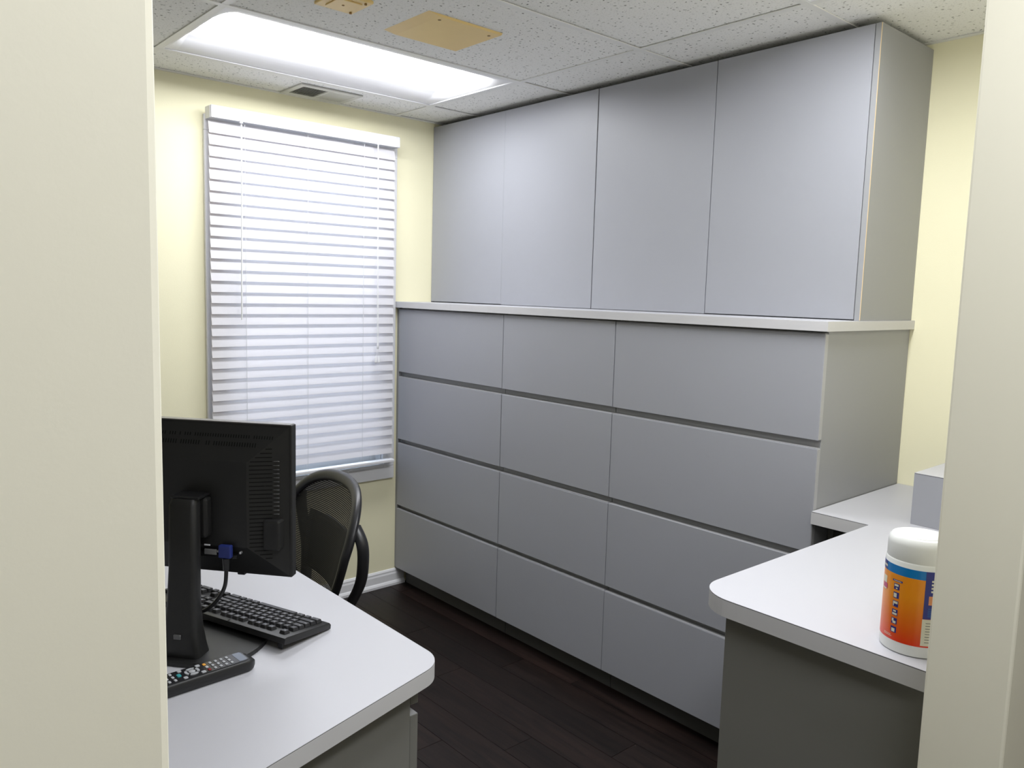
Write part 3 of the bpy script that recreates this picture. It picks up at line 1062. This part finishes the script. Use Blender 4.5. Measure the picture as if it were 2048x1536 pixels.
for k in range(48):
    a = 2 * math.pi * k / 48
    cs, sn = math.cos(a), math.sin(a)
    pts.append((0.136 * math.copysign(abs(cs) ** 0.8, cs), (0.085 if sn > 0 else 0.122) * math.copysign(abs(sn) ** 0.8, sn)))
MB().prism(pts, 0.0006, 0.0115, 0.002).build('stand_base', M_black, mon)

# video cable plugged into the monitor: black lead, blue plug
def smooth_path(P_, n_=6):
    P_ = [Vector(p) for p in P_]
    out = []
    for i in range(len(P_) - 1):
        p0, p1, p2, p3 = P_[max(i - 1, 0)], P_[i], P_[i + 1], P_[min(i + 2, len(P_) - 1)]
        for k in range(n_):
            q = k / n_
            out.append(0.5 * ((2 * p1) + (-p0 + p2) * q + (2 * p0 - 5 * p1 + 4 * p2 - p3) * q * q + (-p0 + 3 * p1 - 3 * p2 + p3) * q ** 3))
    out.append(P_[-1])
    return out
path = [Vector(p) for p in ((0.075, -0.043, ZM0 + 0.024), (0.0735, -0.045, ZM0 - 0.008), (0.066, -0.048, 0.134), (0.052, -0.050, 0.114), (0.034, -0.051, 0.098), (0.015, -0.048, 0.088), (-0.005, -0.044, 0.075), (-0.05, -0.04, 0.05), (-0.12, -0.05, 0.017), (-0.2, -0.06, 0.0065), (-0.35, -0.08, 0.0065))]
vc = MB().tube(smooth_path(path), 0.0042, 10).build('video_cable', M_black2, mon, True)
vp = MB().box((0.060, -0.050, ZM0 + 0.048), (0.088, -0.0365, ZM0 + 0.076), 0.003, 2).build('plug', M_blue, vc)
tag(vp, 'blue video plug')
MB().lathe([(0.0065, ZM0 + 0.022), (0.008, ZM0 + 0.0475)], 14, Matrix.Translation((0.075, -0.043, 0))).build('strain_relief', M_black2, vc, True)

# ------------------------------------------------------------------ keyboard (local: +X from Esc to the number pad, +Y towards the typist)
kb_a = math.atan2(-0.346, -0.938)
KB_W, KB_D = 0.450, 0.150
kb = bpy.data.objects.new('keyboard', None)
C.objects.link(kb)
tag(kb, 'black computer keyboard lying askew over the monitor foot', 'keyboard')
OFF[kb.name] = Vector((0, 0, 0))
tilt = -R(7.2)
# right-handed local frame: x = Esc->numpad, y = away from typist, so that rows count in -y
kx = Vector((-0.938, -0.346, 0)).normalized()
kyv = Vector((0.346, -0.938, 0)).normalized()     # points to the rear edge (F row side)
kz = Vector((0, 0, 1))
rotm = Matrix((kx, kyv, kz)).transposed().to_4x4() @ Matrix.Rotation(R(7.0), 4, 'X')
origin = Vector((1.7945, -1.3715, ZL + 0.0015))     # front corner on the Esc side
rotm.translation = origin
kb.matrix_world = rotm
# body: wedge with bevelled rim
prof = [(0, 0.000), (0, 0.010), (0.006, 0.0150), (KB_D - 0.006, 0.0165), (KB_D, 0.0145), (KB_D, 0.002), (KB_D - 0.004, 0.0)]
verts = [(0.0, p[0], p[1]) for p in prof] + [(KB_W, p[0], p[1]) for p in prof]
n = len(prof)
faces = [(k, (k + 1) % n, n + (k + 1) % n, n + k) for k in range(n)] + [tuple(range(n)), tuple(range(2 * n - 1, n - 1, -1))]
t2 = bmesh.new()
vv = [t2.verts.new(p) for p in verts]
for f_ in faces:
    t2.faces.new([vv[i] for i in f_])
bmesh.ops.recalc_face_normals(t2, faces=list(t2.faces))
bmesh.ops.bevel(t2, geom=[e for e in t2.edges if abs(e.verts[0].co.x - e.verts[1].co.x) < 1e-6], offset=0.0015, segments=2, profile=0.5, affect='EDGES')
mb = MB()
mb.join(t2)
kbody = mb.build('case', M_black, kb, smooth=True)
for xx in (0.018, KB_W - 0.032):
    MB().box((xx, KB_D - 0.018, -0.0162), (xx + 0.014, KB_D - 0.013, 0.003), 0.002, 2).build('foot', M_black2, kb)
box('seam_line', (KB_W * 0.38, KB_D - 0.0075, 0.0160), (KB_W * 0.38 + 0.0015, KB_D + 0.0003, 0.0168), M_slot, kb)

UN = 0.01905
X0 = 0.0135
rowY = {0: 0.1275, 1: 0.1000, 2: 0.0810, 3: 0.0620, 4: 0.0430, 5: 0.0240}
key_cache = {}
def key_mesh(wu, hu):
    kk = (round(wu, 2), round(hu, 2))
    if kk in key_cache:
        return key_cache[kk]
    t2 = bmesh.new()
    wx, wy = wu * UN - 0.0016, hu * UN - 0.0016
    b_ = [t2.verts.new((sx * wx / 2, sy * wy / 2, 0)) for sx, sy in ((-1, -1), (1, -1), (1, 1), (-1, 1))]
    tx, ty = wx / 2 - 0.0022, wy / 2 - 0.0020
    c_ = [t2.verts.new((sx * tx, sy * ty + 0.0004, 0.0082)) for sx, sy in ((-1, -1), (1, -1), (1, 1), (-1, 1))]
    for k in range(4):
        t2.faces.new((b_[k], b_[(k + 1) % 4], c_[(k + 1) % 4], c_[k]))
    t2.faces.new(c_)
    t2.faces.new(list(reversed(b_)))
    bmesh.ops.recalc_face_normals(t2, faces=list(t2.faces))
    bmesh.ops.bevel(t2, geom=list(t2.edges), offset=0.0007, segments=1, affect='EDGES')
    me = bpy.data.meshes.new('key')
    t2.to_mesh(me)
    t2.free()
    me.materials.append(M_key)
    key_cache[kk] = me
    return me

legend_bm = bmesh.new()
font_cache = {}
def glyph(txt):
    if txt in font_cache:
        return font_cache[txt]
    cu = bpy.data.curves.new('glyph', 'FONT')
    cu.body = txt
    cu.size = 1.0
    cu.resolution_u = 2
    cu.align_x = 'LEFT'
    o = bpy.data.objects.new('glyph', cu)
    C.objects.link(o)
    bpy.context.view_layer.update()
    dg = bpy.context.evaluated_depsgraph_get()
    me = bpy.data.meshes.new_from_object(o.evaluated_get(dg))
    C.objects.unlink(o)
    bpy.data.objects.remove(o)
    font_cache[txt] = me
    return me

def put_key(xu, row_, wu=1.0, txt='', hu=1.0, dx=0.0):
    cx = X0 + (xu + wu / 2) * UN + dx
    cy = rowY[row_] - (hu - 1) * UN / 2
    o = bpy.data.objects.new('key', key_mesh(wu, hu))
    C.objects.link(o)
    o.parent = kb
    o.location = (cx, cy, 0.0152)
    OFF[o.name] = Vector((0, 0, 0))
    if txt:
        me = glyph(txt)
        s = 0.0058 if len(txt) == 1 else 0.0036
        tmp = bmesh.new()
        tmp.from_mesh(me)
        bmesh.ops.transform(tmp, matrix=Matrix.Translation((cx - wu * UN / 2 + 0.0042, cy + 0.0010 + hu * 0.0, 0.0152 + 0.0085)) @ Matrix.Scale(s, 4), verts=list(tmp.verts))
        me2 = bpy.data.meshes.new('t')
        tmp.to_mesh(me2)
        tmp.free()
        legend_bm.from_mesh(me2)
        bpy.data.meshes.remove(me2)

put_key(0, 0, 1, 'Esc')
for g in range(3):
    for k in range(4):
        put_key(2 + g * 4.5 + k, 0, 1, 'F%d' % (g * 4 + k + 1))
for k, s in enumerate(('PrtSc', 'ScrLk', 'Pause')):
    put_key(15.25 + k, 0, 1, s)
for k, s in enumerate('`1234567890-='):
    put_key(k, 1, 1, s)
put_key(13, 1, 2, 'Bksp')
put_key(0, 2, 1.5, 'Tab')
for k, s in enumerate('QWERTYUIOP[]'):
    put_key(1.5 + k, 2, 1, s)
put_key(13.5, 2, 1.5, '\\')
put_key(0, 3, 1.75, 'Caps')
for k, s in enumerate("ASDFGHJKL;'"):
    put_key(1.75 + k, 3, 1, s)
put_key(12.75, 3, 2.25, 'Enter')
put_key(0, 4, 2.25, 'Shift')
for k, s in enumerate('ZXCVBNM,./'):
    put_key(2.25 + k, 4, 1, s)
put_key(12.25, 4, 2.75, 'Shift')
xx = 0
for wu, s in ((1.5, 'Ctrl'), (1.0, ''), (1.25, 'Alt'), (6.25, ''), (1.25, 'Alt'), (1.0, ''), (1.0, ''), (1.75, 'Ctrl')):
    put_key(xx, 5, wu, s)
    xx += wu
for k, s in enumerate(('Ins', 'Home', 'PgUp')):
    put_key(15.25 + k, 1, 1, s)
for k, s in enumerate(('Del', 'End', 'PgDn')):
    put_key(15.25 + k, 2, 1, s)
put_key(16.25, 4)
for k in range(3):
    put_key(15.25 + k, 5)
for k, s in enumerate(('Num', '/', '*', '-')):
    put_key(18.5 + k, 1, 1, s)
for r_, ss in ((2, '789'), (3, '456'), (4, '123')):
    for k, s in enumerate(ss):
        put_key(18.5 + k, r_, 1, s)
put_key(21.5, 2, 1, '+', 2)
put_key(21.5, 4, 1, 'Ent', 2)
put_key(18.5, 5, 2, '0')
put_key(20.5, 5, 1, '.')
lm = bpy.data.meshes.new('key_legends')
legend_bm.to_mesh(lm)
legend_bm.free()
lm.materials.append(M_legend)
lo = bpy.data.objects.new('key_legends', lm)
C.objects.link(lo)
reg(lo, kb, (0, 0, 0))
tag(lo, kind='stuff')

# ------------------------------------------------------------------ remote control (local: +Y towards its rounded front end)
rc = thing('remote_control', 'black remote control with grey buttons in front of the monitor', 'remote', (1.850, -1.585, ZL), R(3), local=True)
RL, RW = 0.225, 0.054
def rsec(yv):
    """half width and heights along the remote, yv from 0 (front) to -RL"""
    q = -yv / RL
    hw = RW / 2 * (1 - max(0.0, (0.10 - q) / 0.10) ** 2.2 * 0.55) * (1 - max(0.0, (q - 0.93) / 0.07) ** 2 * 0.4)
    top = 0.0265 - 0.0095 * max(0.0, (0.12 - q) / 0.12) ** 2
    return hw, top
secs = [0, -0.002, -0.006, -0.012, -0.02, -0.03, -0.06, -0.10, -0.15, -0.20, -0.215, -0.225]
v, f = [], []
K = 12
for yv in secs:
    hw, top = rsec(yv)
    lowz = 0.0006 + (0.003 if yv > -0.003 else 0.0)
    for (a_, b_) in ((-0.78, 0.0), (0.78, 0.0), (0.95, 0.18), (1.0, 0.5), (1.0, 0.78), (0.95, 0.93), (0.86, 1.0), (-0.86, 1.0), (-0.95, 0.93), (-1.0, 0.78), (-1.0, 0.5), (-0.95, 0.18)):
        v.append((a_ * hw, yv, lowz + b_ * (top - lowz)))
for i in range(len(secs) - 1):
    for k in range(K):
        f.append((i * K + k, i * K + (k + 1) % K, (i + 1) * K + (k + 1) % K, (i + 1) * K + k))
f += [tuple(range(K)), tuple(range(len(v) - 1, len(v) - K - 1, -1))]
mb = MB().raw(v, f)
bmesh.ops.recalc_face_normals(mb.bm, faces=list(mb.bm.faces))
mb.build('shell', M_black, rc, smooth=True)
fz = 0.0265
fp = rounded([Vector(p) for p in ((-0.0215, -0.016), (0.0215, -0.016), (0.0215, -0.205), (-0.0215, -0.205))], [0.008] * 4, 5)
MB().prism(fp, fz - 0.001, fz + 0.0005).build('face_plate', M_rface, rc)
wp = rounded([Vector(p) for p in ((-0.019, -0.019), (0.019, -0.019), (0.020, -0.036), (-0.020, -0.036))], [0.004] * 4, 4)
MB().prism(wp, fz + 0.0003, fz + 0.0009).build('display_window', M_rwin, rc)
def btn(x_, y_, wx, wy, m_=M_btn, h=0.0022):
    MB().box((x_ - wx / 2, y_ - wy / 2, fz), (x_ + wx / 2, y_ + wy / 2, fz + h), min(wx, wy) * 0.25, 2).build('button', m_, rc)
for r_ in range(4):
    for k in range(3):
        btn(-0.013 + 0.013 * k, -0.050 - 0.0115 * r_, 0.0080, 0.0055)
for k, m_ in enumerate((M_amber, M_btn, M_red)):
    btn(-0.013 + 0.013 * k, -0.0965, 0.0085, 0.0060, m_)
btn(-0.0155, -0.109, 0.008, 0.009)
btn(0.0155, -0.109, 0.008, 0.009)
ncy = -0.126
for k in range(4):
    a = k * math.pi / 2
    mb = MB()
    pts_ = []
    for q in range(9):
        th = a - 0.62 + 1.24 * q / 8
        pts_.append((0.0142 * math.cos(th), ncy + 0.0142 * math.sin(th)))
    for q in range(8, -1, -1):
        th = a - 0.58 + 1.16 * q / 8
        pts_.append((0.0092 * math.cos(th), ncy + 0.0092 * math.sin(th)))
    mb.prism(pts_, fz, fz + 0.0022)
    mb.build('button', M_btn, rc)
MB().lathe([(0.0062, fz), (0.0062, fz + 0.002), (0.005, fz + 0.0026)], 16, Matrix.Translation((0, ncy, 0))).build('button', M_btn, rc, True)
btn(-0.0165, -0.145, 0.008, 0.008)
btn(0.0165, -0.145, 0.008, 0.008)
btn(0.0, -0.152, 0.011, 0.008, M_teal)
for r_ in range(3):
    for k in range(3):
        btn(-0.014 + 0.014 * k, -0.164 - 0.0115 * r_, 0.0085, 0.0055)

# ------------------------------------------------------------------ wipes canister
WX, WY = 2.806, -0.742
t = thing('wipes_canister', 'white canister of wipes with orange and blue label on the counter', 'canister', (WX, WY, ZR), local=False)
wt = Matrix.Translation((WX, WY, ZR))
rB = 0.0545
MB().lathe([(0.050, 0.0004), (0.0535, 0.0015), (rB, 0.006), (rB, 0.166), (0.0525, 0.1705), (0.0505, 0.1725)], 64, wt).build('body', M_pot, t, True)
MB().lathe([(0.0525, 0.1655), (0.0532, 0.1675), (0.0530, 0.196), (0.0515, 0.2045), (0.047, 0.2095), (0.040, 0.2105), (0.037, 0.2085), (0.036, 0.2068), (0.020, 0.2062), (0.0, 0.2060)], 64, wt, cap=False).build('lid', M_pot, t, True)
MB().lathe([(0.031, 0.2062), (0.0305, 0.2092), (0.028, 0.2105), (0.0, 0.2110)], 40, wt @ Matrix.Translation((0.0, 0.0, -0.0003)), cap=False).build('lid_flap', M_pot, t, True)
# label: camera-facing azimuth
az = math.atan2(-2.2373 - WY, 3.3437 - WX)       # direction from canister to the viewer
def patch(name, a0, a1, z0, z1, m_, parent, dr=0.0004, n_=None, skew=0.0):
    n_ = n_ or max(3, int(abs(a1 - a0) / 0.06))
    mb_ = MB()
    vv_, ff_ = [], []
    for k in range(n_ + 1):
        q = a0 + (a1 - a0) * k / n_
        r_ = rB + dr
        for z in (z0, z1):
            vv_.append((r_ * math.cos(az + q), r_ * math.sin(az + q), z))
    for k in range(n_):
        ff_.append((2 * k, 2 * k + 2, 2 * k + 3, 2 * k + 1))
    mb_.raw(vv_, ff_, wt)
    return mb_.build(name, m_, parent, True)
LZ0, LZ1 = 0.0215, 0.159
mb = MB()
M_orange = orange_mat(LZ0, LZ1)
lab = patch('label', -math.pi, math.pi * 0.9999, LZ0, LZ1 - 0.016, M_orange, t, 0.0003, 80)
patch('blue_band', -math.pi, math.pi * 0.9999, LZ1 - 0.016, LZ1, M_lblue, lab, 0.0003, 80)
A0 = 0.23         # where the navy panel starts (to the right of the middle)
patch('navy_band', -1.60, -1.12, LZ1 - 0.0158, LZ1 - 0.0002, M_lnavy, lab, 0.0005)
nav = patch('navy_panel', A0, A0 + 1.2, LZ0 + 0.052, LZ1, M_lnavy, lab, 0.0006)
patch('fine_print_panel', A0 - 0.01, A0 + 1.2, LZ0 + 0.003, LZ0 + 0.0515, M_lwhite, lab, 0.0006)
patch('photo_print', A0 + 0.13, A0 + 0.62, LZ0 + 0.078, LZ0 + 0.094, M_ltan, lab, 0.0008)
for k in range(8):
    patch('print_line', A0 + 0.10, A0 + 1.0 - 0.2 * (k % 3), LZ0 + 0.009 + k * 0.005, LZ0 + 0.0102 + k * 0.005, M_lgrey, lab, 0.0008, 6)
for k in range(5):
    patch('print_line', A0 + 0.13, A0 + 0.9 - 0.1 * (k % 2), LZ0 + 0.057 + k * 0.0034, LZ0 + 0.0578 + k * 0.0034, M_lblue, lab, 0.0008, 6)
for k in range(4):
    z = LZ0 + 0.1005 + k * 0.0062
    patch('print_dot', A0 + 0.18, A0 + 0.25, z, z + 0.0034, M_lwhite, lab, 0.0008, 3)
    for q in range(3):
        patch('print_mark', A0 + 0.31 + q * 0.12, A0 + 0.38 + q * 0.12, z, z + 0.0034, M_lwhite, lab, 0.0008, 3)
patch('print_mark', A0 + 0.34, A0 + 0.46, LZ0 + 0.1265, LZ0 + 0.1305, M_lwhite, lab, 0.0008, 3)
patch('print_seal', A0 + 0.33, A0 + 0.55, LZ0 + 0.1325, LZ0 + 0.141 - 0.0035, M_ltan, lab, 0.0008, 5)
# pictogram column on the orange part
IA = -0.62
patch('pictogram_title', IA - 0.16, IA + 0.19, LZ1 - 0.0295, LZ1 - 0.0262, M_lnavy, lab, 0.0005, 6)
patch('pictogram_title_text', IA - 0.12, IA + 0.15, LZ1 - 0.0283, LZ1 - 0.0274, M_lwhite, lab, 0.0008, 6)
for k in range(6):
    zc_ = LZ1 - 0.0385 - k * 0.0158
    pic = patch('pictogram', IA - 0.095, IA + 0.105, zc_ - 0.0055, zc_ + 0.0055, M_lnavy, lab, 0.0005, 5)
    kind = k
    if k == 0:
        patch('pictogram_mark', IA - 0.07, IA + 0.07, zc_ + 0.0005, zc_ + 0.0042, M_lwhite, lab, 0.0008, 3)
        patch('pictogram_mark', IA - 0.02, IA + 0.04, zc_ - 0.0042, zc_ - 0.0018, M_lwhite, lab, 0.0008, 3)
    elif k == 1:
        patch('pictogram_mark', IA - 0.075, IA + 0.03, zc_ - 0.004, zc_ + 0.0036, M_lwhite, lab, 0.0008, 3)
    elif k == 2:
        patch('pictogram_mark', IA - 0.075, IA + 0.085, zc_ + 0.0002, zc_ + 0.0044, M_lwhite, lab, 0.0008, 3)
        patch('pictogram_mark', IA - 0.075, IA - 0.045, zc_ - 0.0044, zc_ + 0.0002, M_lwhite, lab, 0.0008, 3)
    elif k == 3:
        patch('pictogram_mark', IA - 0.075, IA + 0.085, zc_ - 0.0044, zc_ - 0.0008, M_lwhite, lab, 0.0008, 3)
        patch('pictogram_mark', IA - 0.05, IA + 0.05, zc_ + 0.0012, zc_ + 0.0040, M_lwhite, lab, 0.0008, 3)
    elif k == 4:
        patch('pictogram_mark', IA - 0.07, IA - 0.01, zc_ - 0.001, zc_ + 0.0044, M_lwhite, lab, 0.0008, 3)
        patch('pictogram_mark', IA - 0.04, IA + 0.07, zc_ - 0.0042, zc_ + 0.0002, M_lwhite, lab, 0.0008, 3)
    else:
        patch('pictogram_mark', IA - 0.06, IA + 0.055, zc_ - 0.0042, zc_ + 0.0022, M_lwhite, lab, 0.0008, 3)
# logo edge at the left limb
patch('logo_edge', -1.35, -1.08, LZ0 + 0.085, LZ0 + 0.110, M_lwhite, lab, 0.0005, 6)
patch('logo_edge', -1.30, -1.02, LZ0 + 0.088, LZ0 + 0.097, M_lpink, lab, 0.0008, 6)
patch('band_text', -1.36, -1.10, LZ1 - 0.0105, LZ1 - 0.0065, M_lwhite, lab, 0.0008, 6)
patch('print_line', -1.0, -0.66, LZ0 + 0.006, LZ0 + 0.0068, M_lwhite, lab, 0.0006, 5)
patch('print_line', -1.0, -0.70, LZ0 + 0.0085, LZ0 + 0.0093, M_lwhite, lab, 0.0006, 5)

# ------------------------------------------------------------------ office chair (local: +X to its left-hand/right picture side, +Y backwards)
CH = (1.135, -1.03, 0)
ch = thing('office_chair', 'black mesh-back office chair tucked behind the desk', 'chair', CH, R(-8), local=True)
ZT, ZB = 0.918, 0.475
def back_surf(u, h):
    """u -1..1 across, h 0..1 bottom to top -> point on the back surface (local)"""
    wtop, wbot = 0.262, 0.150
    if h > 0.55:
        hw = wtop * (1 - 0.0) * 1.0
    q = h
    hw = wbot + (wtop - wbot) * (math.sin(min(q / 0.72, 1.0) * math.pi / 2) ** 1.35)
    z = ZB + (ZT - ZB) * h
    yb_ = -0.075 + 0.10 * h + 0.05 * (h - 0.45) ** 2
    yb_ += -0.050 * abs(u) ** 2.0 * (0.35 + 0.65 * min(h / 0.6, 1.0)) + 0.03
    return Vector((u * hw, yb_, z))
# outline of the frame in (u,h): rounded top, narrowing bottom
outl = []
NO = 72
for k in range(NO):
    a = 2 * math.pi * k / NO
    cs, sn = math.cos(a), math.sin(a)
    if sn >= 0:
        u = math.copysign(abs(cs) ** 0.80, cs)
        h = 0.68 + 0.32 * abs(sn) ** 0.95
    else:
        u = math.copysign(abs(cs) ** 0.45, cs)
        h = 0.68 - 0.68 * abs(sn) ** 0.9
    outl.append((u, h))
frame_pts = [back_surf(u, h) for u, h in outl]
MB().tube(frame_pts, [0.0125 + 0.004 * max(0, h - 0.5) for u, h in outl], 12, closed=True, flat=1.35).build('back_frame', M_frame, ch, True)
# mesh strips: real strands with gaps
def half_u(h):
    if h >= 0.68:
        s_ = min(1.0, ((h - 0.68) / 0.32)) ** (1 / 0.95)
        return max(0.0, math.sqrt(max(0.0, 1 - s_ * s_))) ** 0.80
    s_ = min(1.0, ((0.68 - h) / 0.68)) ** (1 / 0.9)
    return max(0.0, math.sqrt(max(0.0, 1 - s_ * s_))) ** 0.45
v, f = [], []
h = 0.02
SEG = 14
while h < 0.985:
    hu_ = half_u(h + 0.004)
    base_i = len(v)
    for k in range(SEG + 1):
        u = -hu_ + 2 * hu_ * k / SEG
        v.append(back_surf(u, h))
        v.append(back_surf(u, h + 0.0112))
    for k in range(SEG):
        a = base_i + 2 * k
        f.append((a, a + 2, a + 3, a + 1))
    h += 0.0125
tag(MB().raw(v, f).build('back_mesh', M_mesh, ch, True), kind='stuff')
# lumbar pad and the two curved carriers behind the back
mb = MB()
NX, NZ = 10, 8
v, f = [], []
for j in range(NZ + 1):
    for i in range(NX + 1):
        u = -0.62 + 1.24 * i / NX
        h = 0.30 + 0.40 * j / NZ
        p = back_surf(u, h)
        v.append((p.x, p.y + 0.016, p.z))
for j in range(NZ):
    for i in range(NX):
        a = j * (NX + 1) + i
        f.append((a, a + 1, a + NX + 2, a + NX + 1))
lp = MB().raw(v, f).build('lumbar_pad', M_frame, ch, True)
sm = lp.modifiers.new('thick', 'SOLIDIFY')
sm.thickness = 0.012
sm.offset = 1
for s in (-1, 1):
    pth = smooth_path([back_surf(s * 0.90, 0.80) + Vector((0, 0.008, 0)), back_surf(s, 0.70) + Vector((s * 0.004, 0.040, 0)),
                       back_surf(s, 0.56) + Vector((s * 0.008, 0.060, 0)), back_surf(s, 0.40) + Vector((s * 0.007, 0.070, 0)),
                       back_surf(s, 0.24) + Vector((s * 0.002, 0.062, 0)), back_surf(s, 0.09) + Vector((-s * 0.004, 0.044, 0)),
                       back_surf(s, 0.0) + Vector((-s * 0.012, 0.026, 0)),
                       Vector((s * 0.10, -0.06, 0.43)), Vector((s * 0.06, -0.16, 0.385))])
    MB().tube(pth, 0.019, 10, flat=0.8).build('back_carrier', M_frame, ch, True)
# lower spine closing the back to the seat
MB().tube([back_surf(-0.9, 0.03), back_surf(0, 0.0) + Vector((0, 0.01, -0.01)), back_surf(0.9, 0.03)], 0.022, 10).build('back_crossbar', M_frame, ch, True)
# seat
v, f = [], []
NX, NY = 14, 14
for j in range(NY + 1):
    for i in range(NX + 1):
        u = -1 + 2 * i / NX
        q = j / NY
        hw = 0.235 + 0.015 * math.sin(math.pi * q)
        x_ = u * hw
        y_ = -0.06 - 0.43 * q
        z_ = 0.452 + 0.02 * u * u - 0.03 * max(0, q - 0.75) ** 2 * 16 * 0.25
        v.append((x_, y_, z_))
for j in range(NY):
    for i in range(NX):
        a = j * (NX + 1) + i
        f.append((a, a + 1, a + NX + 2, a + NX + 1))
so = MB().raw(v, f).build('seat', M_mesh, ch, True)
sm = so.modifiers.new('thick', 'SOLIDIFY')
sm.thickness = 0.02
ring_ = []
for k in range(40):
    a = 2 * math.pi * k / 40
    cs, sn = math.cos(a), math.sin(a)
    ring_.append((0.25 * math.copysign(abs(cs) ** 0.5, cs), -0.275 + 0.225 * math.copysign(abs(sn) ** 0.5, sn), 0.455 + 0.008 * cs * cs))
MB().tube(ring_, 0.016, 10, closed=True).build('seat_frame', M_frame, ch, True)
MB().box((-0.09, -0.36, 0.375), (0.09, -0.14, 0.43), 0.015, 3).build('tilt_mechanism', M_frame, ch, True)
MB().lathe([(0.026, 0.10), (0.026, 0.24), (0.018, 0.245), (0.018, 0.376)], 20, Matrix.Translation((0, -0.25, 0))).build('gas_column', M_frame, ch, True)
for k in range(5):
    a = R(90 + 72 * k)
    c0_ = Vector((0, -0.25, 0))
    dd = Vector((math.cos(a), math.sin(a), 0))
    MB().tube([c0_ + dd * 0.02 + Vector((0, 0, 0.115)), c0_ + dd * 0.18 + Vector((0, 0, 0.10)), c0_ + dd * 0.305 + Vector((0, 0, 0.075))], [0.026, 0.021, 0.016], 10).build('base_leg', M_frame, ch, True)
    p = c0_ + dd * 0.305
    mt = Matrix.Translation((p.x, p.y, 0.0285)) @ Matrix.Rotation(a + 0.6, 4, 'Z') @ Matrix.Rotation(R(90), 4, 'X')
    MB().lathe([(0.020, -0.024), (0.028, -0.020), (0.028, 0.020), (0.020, 0.024)], 20, mt).tube([(p.x, p.y, 0.03), (p.x, p.y, 0.078)], 0.008, 8).build('caster', M_black2, ch, True)
